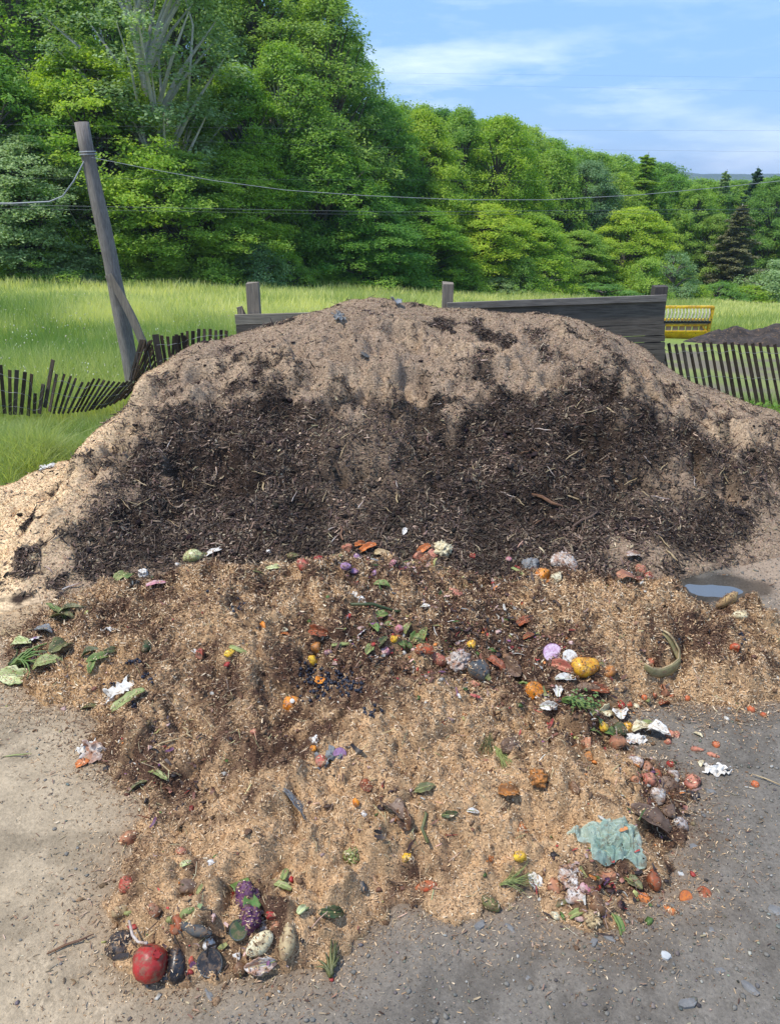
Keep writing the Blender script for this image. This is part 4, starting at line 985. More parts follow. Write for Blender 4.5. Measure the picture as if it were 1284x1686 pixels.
ICO = np.array([(-1, _t, 0), (1, _t, 0), (-1, -_t, 0), (1, -_t, 0), (0, -1, _t), (0, 1, _t), (0, -1, -_t), (0, 1, -_t), (_t, 0, -1), (_t, 0, 1), (-_t, 0, -1), (-_t, 0, 1)]) / 1.9
ICF = np.array([(0, 11, 5), (0, 5, 1), (0, 1, 7), (0, 7, 10), (0, 10, 11), (1, 5, 9), (5, 11, 4), (11, 10, 2), (10, 7, 6), (7, 1, 8), (3, 9, 4), (3, 4, 2), (3, 2, 6), (3, 6, 8), (3, 8, 9), (4, 9, 5), (2, 4, 11), (6, 2, 10), (8, 6, 7), (9, 8, 1)])
def pebbles(name, P, r, col, mat, label, cat, flat=.6, irr=.2, an=.35):
    n = len(P); V = ICO[None] * (1 + RNG.normal(0, irr, (n, 12, 1))) * r[:, None, None] * np.array([1, 1, flat]) * RNG.uniform(1 - an, 1 + an, (n, 1, 3))
    a = RNG.random(n) * 6.28; ca, sa = np.cos(a)[:, None], np.sin(a)[:, None]
    V = np.stack([V[..., 0] * ca - V[..., 1] * sa, V[..., 0] * sa + V[..., 1] * ca, V[..., 2]], -1) + P[:, None]
    Fc = (np.arange(n) * 12)[:, None, None] + ICF[None]
    o = mesh_obj(name, V.reshape(-1, 3), Fc.reshape(-1, 3), mat, col=np.repeat(col, 12, 0)); o['kind'] = 'stuff'; o['label'] = label; o['category'] = cat; return o

def view_filter(x, y, z, m=30):
    px, py = proj(np.stack([x, y, z], -1)); return (px > -m) & (px < 1284 + m) & (py > -m) & (py < 1686 + m)
EX = np.array(EXCL)
def free(x, y, k=.45, lim=.02):
    ok = np.ones(len(x), bool)
    for ex, ey, r in EX:
        if r < .006: continue
        ok &= (x - ex) ** 2 + (y - ey) ** 2 > (r * k) ** 2
    return ok & (sdist(x, y, FILMP) < .01) & (((x - pud[0]) / .32) ** 2 + ((y - pud[1]) / .16) ** 2 > 1)
# pebbles on the track
n = 48000; x = RNG.uniform(-2.4, 3.2, n); y = RNG.uniform(1.1, 4.6, n); z = surf(x, y); hd = sdist(x, y, HP)
dens = .12 + .88 * sst(-.8, .4, x + (1.8 - y) * .5); ok = (hd < -.01) & view_filter(x, y, z) & (RNG.random(n) < dens) & (mound_s(x, y)[0] < .05) & free(x, y)
x, y = x[ok], y[ok]; r = .0011 + .0065 * RNG.random(len(x)) ** 10 + .0020 * RNG.random(len(x))
base = np.where((RNG.random(len(x)) < .10)[:, None], np.array([[.38, .36, .31]]), np.array([[.20, .185, .155]]))
pebbles('gravel', np.stack([x, y, G(x, y) + r * .25 + .001], -1), r, cvar(1, len(x), .3) * base, m_attr('gravel', .9, .2, 90, .3), 'grey gravel and grit strewn over the dirt track', 'gravel')
# small crumbs of food all over the heap
n = 30000; x = RNG.uniform(-2.2, 2.3, n); y = RNG.uniform(1.5, 4.6, n); hz, hd = heap(x, y)
P3 = np.stack([x, y, hz], -1); px, py = proj(P3)
zone = brownness(P3); hot = 0
for cx, cy, rx, ry, k in [(650, 1050, 70, 45, 1), (800, 1060, 120, 70, 1), (600, 925, 90, 25, 1), (800, 930, 130, 30, .9), (960, 1170, 90, 50, .8), (1080, 1290, 60, 60, .9), (990, 1460, 90, 60, 1.2), (340, 1560, 120, 60, .8), (1050, 940, 50, 30, .6), (540, 1130, 60, 40, .4), (250, 1270, 80, 60, .5), (640, 1350, 70, 60, .3)]:
    hot = hot + k * np.exp(-(((px - cx) / rx) ** 2 + ((py - cy) / ry) ** 2))
ok = (hd > -.15 * RNG.random(n) ** 2) & (RNG.random(n) < np.clip(hot * .9 + .035, 0, 1)) & view_filter(x, y, hz) & free(x, y, .7)
x, y, hz = x[ok], y[ok], hz[ok]; k = len(x)
pal_ = np.array([(.45, .05, .04), (.60, .40, .34), (.012, .012, .014), (.08, .16, .03), (.66, .22, .04), (.68, .64, .54), (.16, .07, .04), (.30, .12, .08), (.06, .03, .03), (.30, .12, .24), (.05, .035, .03), (.38, .38, .12), (.09, .05, .03)])
w_ = np.array([.07, .10, .15, .06, .04, .09, .15, .10, .13, .03, .12, .04, .11]); w_ = w_ / w_.sum()
r = .003 + .010 * RNG.random(k) ** 3; zz = np.array([[.13, .08, .05]])
pebbles('food_crumbs', np.stack([x, y, np.maximum(hz, G(x, y)) + r * .35], -1), r, (pal_[RNG.choice(len(pal_), k, p=w_)] * .85 + zz * .15) * RNG.uniform(.5, 1.2, (k, 1)), m_attr('crumbs', .55, .35, 120, .4), 'small mixed crumbs of rotten fruit and vegetable peel through the heap', 'food scraps', .6, .35, .6)
# torn peel and leaf shreds in the busy places
n = 26000; x = RNG.uniform(-2.2, 2.3, n); y = RNG.uniform(1.5, 4.6, n); hz, hd = heap(x, y); P3 = np.stack([x, y, hz], -1); px, py = proj(P3); hot = 0
for cx, cy, rx, ry, k in [(650, 1050, 70, 45, 1), (800, 1060, 120, 70, 1), (600, 925, 90, 25, 1), (800, 930, 130, 30, .9), (960, 1170, 90, 50, .8), (1080, 1290, 60, 60, 1.), (990, 1460, 90, 60, 1.2), (340, 1560, 120, 60, .8), (1050, 940, 50, 30, .6), (250, 1270, 80, 60, .5), (640, 1350, 60, 60, .35), (80, 1080, 70, 30, .4)]:
    hot = hot + k * np.exp(-(((px - cx) / rx) ** 2 + ((py - cy) / ry) ** 2))
ok = (hd > .0) & (RNG.random(n) < np.clip(hot * .62 + .008, 0, 1)) & view_filter(x, y, hz); P3 = P3[ok]; k = len(P3)
N = normals(lambda a, b_: heap(a, b_)[0], P3[:, 0], P3[:, 1], .02)
strips('peel_shreds', P3 + N * .004, N, .012 + .045 * RNG.random(k) ** 2.2, .004 + .014 * RNG.random(k) ** 2, (pal_[RNG.choice(len(pal_), k, p=w_)] * .8 + zz * .2) * RNG.uniform(.5, 1.2, (k, 1)), m_attr('peels', .5, .4, 90, .45), .7, .6, .5, 'torn shreds of peel, leaf and pulp in the busy parts of the heap', 'peel shreds')
# clods of brown sawdust
n = 9000; x = RNG.uniform(-2.2, 2.3, n); y = RNG.uniform(1.5, 4.5, n); hz, hd = heap(x, y); ok = (hd > -.22 * RNG.random(n) ** 2) & (RNG.random(n) < .55 * brownness(np.stack([x, y, hz], -1)) + .1) & free(x, y, .9)
x, y = x[ok], y[ok]; hz = np.maximum(hz[ok], G(x, y)); r = .004 + .010 * RNG.random(len(x)) ** 3
t_ = RNG.random((len(x), 1)); pebbles('sawdust_clods', np.stack([x, y, hz + r * .2], -1), r, cvar(1, len(x), .25) * (np.array([[.36, .23, .13]]) * t_ + np.array([[.13, .075, .045]]) * (1 - t_)), M_HEAP, 'crumbly damp clods of brown sawdust on the heap', 'clods', .7, .38, .5)
# dark clods on the mound
n = 9000; x = RNG.uniform(-3.6, 4.0, n); y = RNG.uniform(3.9, 7.3, n); mz, s = mound(x, y); P3 = np.stack([x, y, mz], -1); ok = (s > .02) & (s < 1.05) & (RNG.random(n) < .05 + .5 * darkness(P3)) & view_filter(x, y, mz)
x, y, mz = x[ok], y[ok], mz[ok]; r = .006 + .022 * RNG.random(len(x)) ** 4
pebbles('mulch_clods', np.stack([x, y, mz + r * .1], -1), r, cvar((.030, .022, .020), len(x), .3), M_MULCH, 'dark damp clods of rotted bark on the mound face', 'clods', .6, .35, .5)

# shredded bark on the mound
def mz_(x, y): return mound(x, y)[0]
def hz_(x, y): return heap(x, y)[0]
MCH = m_attr('bark_chips', .75, .3, 90, .35)
def on_mound(n, dark=True, thr=None):
    x = RNG.uniform(-4.0, 4.6, n); y = RNG.uniform(3.85, 7.6, n); mz, s = mound(x, y); P = np.stack([x, y, mz], -1); w = darkness(P)
    ok = (s > .0) & (s < 1.12) & view_filter(x, y, mz) & (sdist(x, y, HP) < .03)
    ok &= RNG.random(n) < (w if dark else 1 - w) * 1.0 + (.04 if dark else .03)
    return x[ok], y[ok], mz[ok], P[ok]
def chipcol(k, dark):
    q = RNG.random((k, 1))
    base = np.where(q < .33, np.array([[.046, .031, .024]]), np.where(q < .68, np.array([[.10, .066, .045]]), np.where(q < .93, np.array([[.18, .13, .09]]), np.array([[.34, .255, .17]])))) if dark else \
        np.where(q < .55, np.array([[.35, .25, .16]]), np.where(q < .84, np.array([[.48, .365, .24]]), np.where(q < .965, np.array([[.32, .20, .12]]), np.array([[.12, .07, .05]]))))
    return np.clip(base * (1 + RNG.normal(0, .22, (k, 1))) * (1 + RNG.normal(0, .05, (k, 3))), .004, .9)
x, y, z, P = on_mound(210000); N = normals(mz_, x, y); k = len(x)
slivers('bark_shreds', P, N, .010 + .075 * RNG.random(k) ** 3.6, .002 + .009 * RNG.random(k) ** 2.4, .0015 + .004 * RNG.random(k), chipcol(k, True) * (.28 + 1.6 * fbm(x, y, .3, 3, 170) ** 1.3)[:, None], MCH, .4, 'loose dark shredded bark covering the mound face', 'shredded bark')
x, y, z, P = on_mound(90000); N = normals(mz_, x, y); k = len(x)
strips('bark_flakes', P, N, .008 + .03 * RNG.random(k) ** 2, .005 + .011 * RNG.random(k), chipcol(k, True) * (.28 + 1.6 * fbm(x, y, .3, 3, 170) ** 1.3)[:, None], MCH, .3, .5, .4, 'small flat dark flakes of bark on the mound face', 'bark flakes')
MSH = m_attr('shavings', .85, .15, 120, .2, trans=.12)
x, y, z, P = on_mound(380000, False); N = normals(mz_, x, y); k = len(x)
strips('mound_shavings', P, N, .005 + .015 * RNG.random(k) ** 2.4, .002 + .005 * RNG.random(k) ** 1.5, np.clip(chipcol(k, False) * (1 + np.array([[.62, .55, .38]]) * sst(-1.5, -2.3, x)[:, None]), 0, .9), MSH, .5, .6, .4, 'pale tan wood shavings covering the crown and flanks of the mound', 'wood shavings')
# shavings on the heap
def heapcol(P, k):
    b = brownness(P); q = RNG.random(k); c = np.where((q < .25)[:, None], np.array([[.20, .115, .06]]), np.where((q < .55)[:, None], np.array([[.44, .285, .16]]), np.where((q < .84)[:, None], np.array([[.62, .43, .24]]), np.array([[.74, .59, .40]]))))
    d = np.where((RNG.random(k) < .5)[:, None], np.array([[.11, .06, .038]]), np.array([[.24, .145, .088]]))
    isb = (RNG.random(k) < b * .75)[:, None]; return np.clip(np.where(isb, d, c) * (1 + RNG.normal(0, .15, (k, 1))), .01, .92)
n = 420000; x = RNG.uniform(-2.2, 2.4, n); y = RNG.uniform(1.45, 4.6, n); hz, hd = heap(x, y); hz2 = np.maximum(hz, G(x, y))
ok = view_filter(x, y, hz2) & ((hd > 0) | (RNG.random(n) < .55 * np.exp(-np.clip(-hd, 0, 9) / .10))) & free(x, y)
x, y = x[ok], y[ok]; N = normals(lambda a, b_: np.maximum(heap(a, b_)[0], G(a, b_)), x, y, .012); P = np.stack([x, y, hz2[ok] + .001], -1); k = len(x)
near = np.clip(P[:, 1] / 3., .6, 1.2)
strips('heap_shavings', P, N, (.006 + .020 * RNG.random(k) ** 2.4) * near, (.0016 + .0052 * RNG.random(k) ** 1.6) * near, heapcol(P, k), MSH, .6, .55, .5, 'tan wood shavings mixed through the low food heap', 'wood shavings')
n = 5000; x = RNG.uniform(-2.2, 2.4, n); y = RNG.uniform(1.45, 4.6, n); hz, hd = heap(x, y); ok = (hd > -.02) & view_filter(x, y, hz); P = np.stack([x, y, np.maximum(hz, G(x, y)) + .004], -1)[ok]; N = normals(lambda a, b_: heap(a, b_)[0], P[:, 0], P[:, 1], .03); k = len(P)
strips('dry_fibres', P, N, .025 + .05 * RNG.random(k) ** 2, .0012 + .0015 * RNG.random(k), cvar((.50, .38, .23), k, .35), MSH, .25, .3, .8, 'long dry plant fibres matted through the heap', 'fibres')
bpy.context.view_layer.update()
Pd = []; Nd = []
for o in DUSTY:
    me = o.data; nf = len(me.polygons); M = np.array(o.matrix_world); cc = np.empty(nf * 3, np.float32); me.polygons.foreach_get('center', cc); cc = cc.reshape(-1, 3) @ M[:3, :3].T + M[:3, 3]
    nn = np.empty(nf * 3, np.float32); me.polygons.foreach_get('normal', nn); nn = nn.reshape(-1, 3) @ M[:3, :3].T
    ar = np.empty(nf, np.float32); me.polygons.foreach_get('area', ar); pr = ar * np.clip(nn[:, 2] + .45, 0, 1); m_ = int(min(220, ar.sum() * 10500)); m_ = int(m_ * random.uniform(.25, 1.2))
    if m_ < 1 or pr.sum() <= 0: continue
    ix = RNG.choice(nf, m_, p=pr / pr.sum()); Pd.append(cc[ix] + RNG.normal(0, .0025, (m_, 3))); Nd.append(nn[ix])
Pd = np.concatenate(Pd); Nd = np.concatenate(Nd); Nd /= np.linalg.norm(Nd, axis=1, keepdims=True); k = len(Pd)
strips('clinging_shavings', Pd, Nd, .004 + .011 * RNG.random(k) ** 2, .0013 + .004 * RNG.random(k) ** 1.4, heapcol(Pd, k), MSH, .4, .3, .5, 'small wood shavings clinging to the rotten fruit and vegetables', 'wood shavings')
# stray shavings on the track
n = 60000; x = RNG.uniform(-3.2, 3.6, n); y = RNG.uniform(1.0, 5.2, n); z = G(x, y) + .003
dens = .10 + .25 * sst(-.5, -1.6, x) * sst(2.2, 3.6, y) + .55 * sst(1.7, 2.3, x) * sst(2.8, 3.4, y) + .6 * np.exp(-np.clip(-sdist(x, y, HP), 0, 9) / .16)
ok = view_filter(x, y, z) & (sdist(x, y, HP) < 0) & (mound_s(x, y)[0] < .03) & (RNG.random(n) < dens * (.5 + vn(x, y, .3, 4))) & free(x, y)
x, y, z = x[ok], y[ok], z[ok]; k = len(x); N = np.tile([0, 0, 1.], (k, 1)); c = chipcol(k, False) * .85
strips('track_shavings', np.stack([x, y, z], -1), N, .006 + .02 * RNG.random(k) ** 2.5, .002 + .004 * RNG.random(k), c, MSH, .3, .25, .4, 'stray wood shavings trodden into the dirt track', 'wood shavings')
# named splinters and twigs on the mound
def twig(px, py, ln, ang, rad, colr, label, name='splinter', grp='pale splinters on the mound'):
    q, n, d = dist_of(px, py); Ln = ln * d / F
    t = MB(); t.tube([(-Ln / 2, 0, 0), (-Ln * .1, rad, 0), (Ln * .2, -rad, .002), (Ln / 2, 0, 0)], [rad * .6, rad, rad * .9, rad * .35], 6, seed=px)
    o = t.build(name, pal(colr, dirt=.1, stretch=(1, 8, 8)), None, False); o.location = q + n * (rad * 1.6 + .01)
    o.rotation_euler = frame_from(n, math.radians(ang), random.uniform(-.12, .05), 0).to_euler(); tag(o, label, name, grp)
twig(563, 882, 34, 100, .009, 'brown', 'short thick brown twig standing where the mound meets the heap', 'twig', 'twigs on the mound')
twig(656, 822, 26, 92, .006, 'straw', 'bright upright splinter on the middle of the dark face')
twig(438, 802, 24, 95, .006, 'straw', 'bright upright splinter left of the middle of the dark face')
twig(545, 712, 28, 75, .005, 'straw', 'pale splinter leaning right in the upper middle of the dark face')
twig(1003, 678, 30, -60, .005, 'straw', 'pale splinter leaning left on the upper right dark face')
twig(895, 825, 60, -25, .012, 'brown', 'thick brown branch end lying on the lower right dark face', 'twig', 'twigs on the mound')
twig(938, 822, 48, -5, .006, 'straw', 'long pale stick right of the thick brown branch end')
twig(962, 858, 56, 35, .008, 'wetbrown', 'brown stick rising to the right below the long pale stick', 'twig', 'twigs on the mound')
twig(1103, 917, 26, -60, .006, 'straw', 'pale stick near the foot of the mound left of the puddle')
twig(905, 775, 40, 50, .004, 'straw', 'thin pale stick rising to the right on the right dark face')
twig(700, 640, 26, -70, .005, 'wetbrown', 'thin dark twig at the border of sawdust and bark', 'twig', 'twigs on the mound')
twig(395, 620, 22, 80, .005, 'wetbrown', 'thin dark twig sticking out on the upper left of the mound', 'twig', 'twigs on the mound')
twig(770, 585, 30, 90, .004, 'wetbrown', 'thin dark twig upright on the upper sawdust', 'twig', 'twigs on the mound')
twig(120, 968, 30, 35, .006, 'mould', 'pale grey stick at the left foot of the mound')
twig(1200, 655 + 12, 22, 95, .005, 'straw', 'pale stub sticking up on the right shoulder of the mound')
for a in range(70):
    x = random.uniform(190, 1230); y = random.uniform(660, 900)
    twig(x, y, random.uniform(14, 34), random.uniform(0, 180), random.uniform(.0022, .004), random.choice(['straw', 'straw', 'brown', 'mould', 'straw']), 'thin splinter lying loose on the dark bark', grp='thin splinters on the dark bark')
twig(1265, 1290, 46, -35, .003, 'straw', 'thin straw on the gravel at the right edge', 'straw', 'straws on the ground')
twig(118, 1560, 60, 30, .004, 'brown', 'dark straw on the ground at the lower left', 'straw', 'straws on the ground')
twig(30, 1248, 40, 5, .003, 'lime', 'pale green grass stem on the ground at the left', 'straw', 'straws on the ground')
for px_, py_, w, h, c, kk, l in [(667, 876, 17, 8, 'white', 'petal', 'white petal on the dark mound face'), (560, 527, 14, 22, 'greyblue', 'plastic_scrap', 'small blue plastic scrap near the top of the mound'), (650, 502, 20, 14, 'greyblue', 'skin', 'grey bark flake on the mound summit right side'),
                          (430, 535, 18, 12, 'black', 'pulp', 'dark clump on the upper left sawdust'), (600, 900 - 312, 16, 8, 'slate', 'skin', 'grey bark piece in the upper middle'), (80, 772, 22, 10, 'white', 'plastic_scrap', 'small white plastic scrap where the sawdust meets the grass'), (6, 795, 14, 10, 'white', 'paper_scrap', 'white paper scrap in the grass at the left edge')]:
    I(kk, px_, py_, w, h, c, l)
# ------------------------------------------------------------------ board wall behind the mound
WG = m_wood('weathered_board', (.18, .148, .12), (.09, .074, .06), 'X', 5); WGL = m_wood('pale_board', (.36, .31, .24), (.20, .17, .13), 'X', 5); WP = m_wood('post_wood', (.34, .28, .21), (.20, .165, .13), 'Z', 5)
def part_board(root, px0, t0, b0, px1, t1, b1, D, mt, th=.045):
    A0, A1 = at(px0, t0, D), at(px0, b0, D); B0, B1 = at(px1, t1, D), at(px1, b1, D)
    w = (abs(A0[2] - A1[2]) + abs(B0[2] - B1[2])) / 2
    V, Fc = plank((A0 + A1) / 2, (B0 + B1) / 2, w - .002, th, .0015, 10, (0, 1, 0))
    org = (A0 + A1) / 2; mb = MB(); mb.add([np.array(v) - org for v in V], Fc); o = mb.build('board', mt, root); o.location = org - np.array(root.location); return o
def part_post(root, px, w, top, D, zb, mt, lean=0):
    T_ = at(px, top, D); org = np.array([T_[0], D, zb]); h = T_[2] - zb; W = w * np.linalg.norm(T_ - CAM) / F
    mb = MB(); n = 5; V = []; Fc = []
    for i in range(n + 1):
        f = i / n
        for sx, sy in ((-1, -1), (1, -1), (1, 1), (-1, 1)): V.append((sx * W / 2 * random.uniform(.96, 1.02) + lean * f, sy * W / 2, h * f + (random.uniform(-.012, .012) if i == n else 0)))
    for i in range(n):
        for k in range(4): k2 = (k + 1) % 4; Fc.append((i * 4 + k, i * 4 + k2, i * 4 + 4 + k2, i * 4 + 4 + k))
    Fc.append((3, 2, 1, 0)); Fc.append((n * 4, n * 4 + 1, n * 4 + 2, n * 4 + 3)); mb.add(V, Fc)
    o = mb.build('post', mt, root); o.location = org - np.array(root.location); return o
DW = 8.7
w1 = empty('board_wall', (at(740, 600, DW)[0] + 1.2, DW, -.5)); tag(w1, 'long dark grey board wall with a top rail, rising to the right behind the mound', 'board wall')
part_post(w1, 737.5, 17, 466, DW + .10, -.6, WP); part_post(w1, 1086, 19, 470, DW + .12, -.7, m_wood('dark_post', (.12, .10, .085), (.07, .06, .055), 'Z', 5))
part_board(w1, 736, 499, 508, 1096, 484.5, 496.5, DW - .03, m_wood('rail', (.27, .235, .195), (.14, .12, .105), 'X', 5), .05)
xr = 1093
for (t0, b0, t1, b1) in [(506, 546, 494, 532.5), (547, 566, 533.5, 550.5), (567, 576, 552, 561.5), (578, 588, 563, 574), (590, 612, 575, 594), (614, 660, 596, 640)]:
    part_board(w1, 733, t0, b0, xr, t1, b1, DW, WG)
w2 = empty('board_wall', (at(450, 560, DW)[0], DW + .02, -.5)); tag(w2, 'short board wall of two tan grey boards with a tall post left of the mound summit', 'board wall')
part_post(w2, 416, 19, 465, DW + .14, -.6, WP)
part_board(w2, 388, 518.5, 533.5, 735, 507, 524, DW + .02, WGL); part_board(w2, 390, 535, 556, 735, 526, 546, DW + .02, WG); part_board(w2, 390, 557, 600, 735, 549, 590, DW + .02, WG)
sp = at(399, 518, DW + .18); mb = MB(); mb.tube([(0, 0, -1.2), (.0, 0, -.06), (-.02, 0, .06)], [.055, .05, .035], 7, seed=3); o = mb.build('stump_post', WP); o.location = sp + np.array([0, 0, .03]); o.rotation_euler = (0, -.1, 0)
tag(o, 'short broken grey post stub beside the tall post on the left', 'post')

# ------------------------------------------------------------------ leaning pole with its brace
MPOLE = m_wood('pole_bark', (.17, .145, .125), (.32, .29, .255), 'Z', 10)
DP = 8.9; A = at(217, 612, DP); B = at(137, 201, DP); A = A + (A - B) * .12
mb = MB(); q = [A + (B - A) * f + np.array([math.sin(f * 5) * .012, 0, 0]) for f in np.linspace(0, 1, 14)]
mb.tube([v_ - A for v_ in q], [.092 - .024 * f for f in np.linspace(0, 1, 14)], 14, seed=2); pole = mb.build('leaning_pole', MPOLE, None, True); pole.location = A; tag(pole, 'tall weathered log pole leaning left in the tall grass', 'pole')
mb = MB(); b0 = at(235, 566, DP - .12); b1 = at(178, 452, DP - .12); V, Fc = plank(b0 + (b0 - b1) * .1 - b0, b1 - b0, .085, .03, .004, 8, (0, 1, 0)); V = [v_ + np.array([.03 * math.sin(i / len(V) * 3.1), 0, 0]) for i, v_ in enumerate(V)]; mb.add(V, Fc)
o = mb.build('brace_plank', WP); o.location = b0; tag(o, 'thin grey plank propped against the foot of the leaning pole', 'plank')

# ------------------------------------------------------------------ picket snow fences
MSL = m_wood('slat_wood', (.10, .07, .048), (.045, .032, .023), 'Z', 8); MSL2 = m_wood('slat_wood_grey', (.14, .105, .08), (.06, .045, .035), 'Z', 8)
MWIRE, nt, b = newmat('wire_metal'); b.inputs['Base Color'].default_value = (.25, .25, .26, 1); b.inputs['Metallic'].default_value = .6; b.inputs['Roughness'].default_value = .55
def fence(label, rows, root_at, wires=(.18, .5, .82), wpx=4.6):
    root = empty('snow_fence', root_at); ro = np.array(root_at); tag(root, label, 'fence'); ends = []
    for (tx, ty, bx, by, D, wd) in rows:
        T_ = at(tx, ty, D); B_ = at(bx, by, D + random.uniform(-.03, .03)); V, Fc = plank(B_ - T_, (0, 0, 0), wd if wd > .02 else .036 * random.uniform(.8, 1.15), .010, .0012, 4, (random.uniform(-.5, .5), 1, .1))
        mb = MB(); mb.add(V, Fc); o = mb.build('slat', random.choice([MSL, MSL, MSL2]), root); o.location = T_ - ro; ends.append((B_, T_))
    for wf in wires:
        mb = MB(); mb.tube([B_ + (T_ - B_) * (wf + random.uniform(-.02, .02)) + np.array([0, -.012, 0]) - ro for B_, T_ in ends], .0022, 4); mb.build('wire', MWIRE, root)
    return root
c3 = lambda a: (a[0] / 2.986, 440 + a[1] / 2.986, a[2] / 2.986, 440 + a[3] / 2.986)
L1 = [(-60, 500, -45, 730), (-28, 490, -10, 720), (5, 480, 25, 720), (50, 505, 52, 725), (85, 505, 75, 725), (125, 515, 105, 725), (158, 525, 140, 730), (175, 620, 170, 720), (215, 575, 195, 720), (262, 455, 222, 690), (280, 525, 245, 710), (318, 525, 265, 720), (350, 535, 290, 720),
      (376, 545, 310, 720), (408, 565, 335, 718), (440, 565, 360, 715), (465, 548, 380, 712), (492, 548, 400, 710), (515, 555, 420, 710), (540, 560, 440, 705), (565, 562, 455, 700), (590, 565, 475, 700), (612, 565, 495, 695), (630, 560, 515, 690), (648, 560, 540, 680)]
R1 = [(*c3(a), 7.75 + .012 * i, 0 if i < 11 else .023) for i, a in enumerate(L1)]
fence('collapsed left run of dark snow fence with slats sagging to the right in the grass', R1, tuple(at(80, 690, 7.8)))
L2 = [(655, 572, 560, 672), (672, 565, 572, 662), (690, 555, 590, 655), (702, 545, 612, 648), (694, 355, 640, 555), (702, 355, 648, 560), (715, 358, 655, 552), (735, 365, 662, 556), (748, 358, 660, 560), (752, 385, 672, 560), (757, 405, 680, 570), (762, 432, 690, 575), (768, 462, 700, 575), (772, 492, 712, 572), (740, 360, 700, 540), (716, 360, 712, 500), (735, 375, 742, 520), (748, 380, 775, 540)]
fence('bunched snow fence slats tangled in a fan beside the leaning pole', [(*c3(a), 8.1 + .02 * (i % 6), .022) for i, a in enumerate(L2)], tuple(at(220, 640, 8.1)), (.3, .7))
L3 = [(765, 330, 798, 530), (795, 335, 822, 515), (825, 340, 845, 500), (857, 338, 848, 495), (868, 330, 874, 490), (880, 335, 892, 485), (895, 322, 917, 480), (905, 335, 925, 470), (922, 313, 926, 470), (950, 313, 950, 460), (978, 303, 978, 450), (1005, 303, 1006, 440), (1035, 303, 1033, 430), (1062, 310, 1062, 425), (1088, 308, 1088, 415), (1113, 311, 1113, 400), (1143, 335, 1143, 395), (1156, 335, 1156, 390)]
fence('upright run of dark snow fence between the tangled slats and the short board wall', [(*c3(a), 8.35 + .015 * i, .07 if i == 0 else 0) for i, a in enumerate(L3)], tuple(at(320, 610, 8.4)), (.35, .75))
c5 = lambda a: (700 + a[0] / 2.199, 440 + a[1] / 2.199, 700 + a[2] / 2.199, 440 + a[3] / 2.199)
tx = [855, 880, 905, 930, 955, 980, 1006, 1032, 1058, 1083, 1108, 1133, 1158, 1183, 1210, 1237, 1263, 1290, 1317, 1344, 1372, 1400]
R4 = []
for i, x in enumerate(tx):
    a = (x, 276 + random.uniform(-6, 6), x + 52 + random.uniform(-4, 4) + i * .5, 276 + 285 + i * 2)
    R4.append((*c5(a), 8.75 - .02 * i, 0))
fence('dark snow fence leaning left over bare ground right of the long board wall', R4, tuple(at(1180, 690, 8.6)), (.3, .6, .9))

def ghit(px, py, d0=9., d1=90.):
    d = ray(px, py); D = np.arange(d0, d1, .05); P = CAM + (D / d[1])[:, None] * d; i = int(np.argmax(P[:, 2] < G(P[:, 0], P[:, 1]))); return float(D[i])
# ------------------------------------------------------------------ yellow implement in the field
DI = ghit(1125, 558); MY = m_food((.90, .58, .03), (.70, .38, .02), scale=5, rough=.55, dirt=.2); MYD = m_food((.30, .27, .22), (.45, .42, .36), scale=9, rough=.6, dirt=.1); MBK = m_food((.02, .02, .02), (.04, .035, .03), scale=9, rough=.7, dirt=0)
i0 = at(1082, 556, DI); i1 = at(1164, 556, DI); top = at(1164, 504, DI); Wd = i1[0] - i0[0]; Hd = top[2] - i1[2]
imp = empty('farm_implement', (i0[0], DI, i0[2])); tag(imp, 'yellow farm implement with a row of pale tines in the field behind the right fence', 'implement')
def ibox(name, c, d, mt, M=None):
    mb = MB(); mb.box((0, 0, 0), d, M); o = mb.build(name, mt, imp); o.location = c; md = o.modifiers.new('bevel', 'BEVEL'); md.width = min(d) * .12; return o
ibox('top_bar', (Wd / 2, 0, Hd * .97), (Wd * 1.04, .12, .07), MY); ibox('rear_rail', (Wd / 2, .30, Hd * .52), (Wd * 1.0, .07, .06), MY); ibox('middle_bar', (Wd / 2, -.02, Hd * .50), (Wd, .10, .07), MBK); ibox('lower_bar', (Wd / 2, .04, Hd * .40), (Wd * 1.0, .10, .06), MY)
mb = MB(); V, Fc = plank((0, -.05, Hd * .10), (Wd * .93, -.05, Hd * .10), .30, .02, .002, 8, (0, .8, .5)); mb.add(V, Fc); mb.build('sloping_tray', MY, imp)
for k in range(7):
    ibox('panel', (Wd * (.08 + k * .135), .10, Hd * .27), (Wd * .11, .02, Hd * .20), MYD)
for k in range(14):
    x = Wd * (.045 + k * .068); mb = MB(); mb.tube([(x, -.06, Hd * .93), (x + .01, -.11, Hd * .80), (x - .01, -.12, Hd * .66), (x + .005, -.06, Hd * .54)], [.016, .024, .024, .016], 6); mb.build('tine', m_food((.62, .58, .46), (.45, .40, .30), rough=.6, dirt=.15), imp)
for x in (0, Wd * .985):
    mb = MB(); V, Fc = plank((x, 0, 0), (x + .04, 0, Hd), .075, .10, .001, 3, (0, 1, 0)); mb.add(V, Fc); mb.build('side_frame', MY, imp)
mb = MB(); V, Fc = plank((Wd, -.05, .05), (Wd * .86, -.05, Hd * .38), .05, .04, .001, 3, (0, 1, 0)); mb.add(V, Fc); mb.build('strut', MY, imp)
for x in (.1, Wd - .1):
    mb = MB(); mb.tube([(x, .1, -.35), (x, .1, 0.05)], [.05, .05], 8); mb.build('leg', MBK, imp)
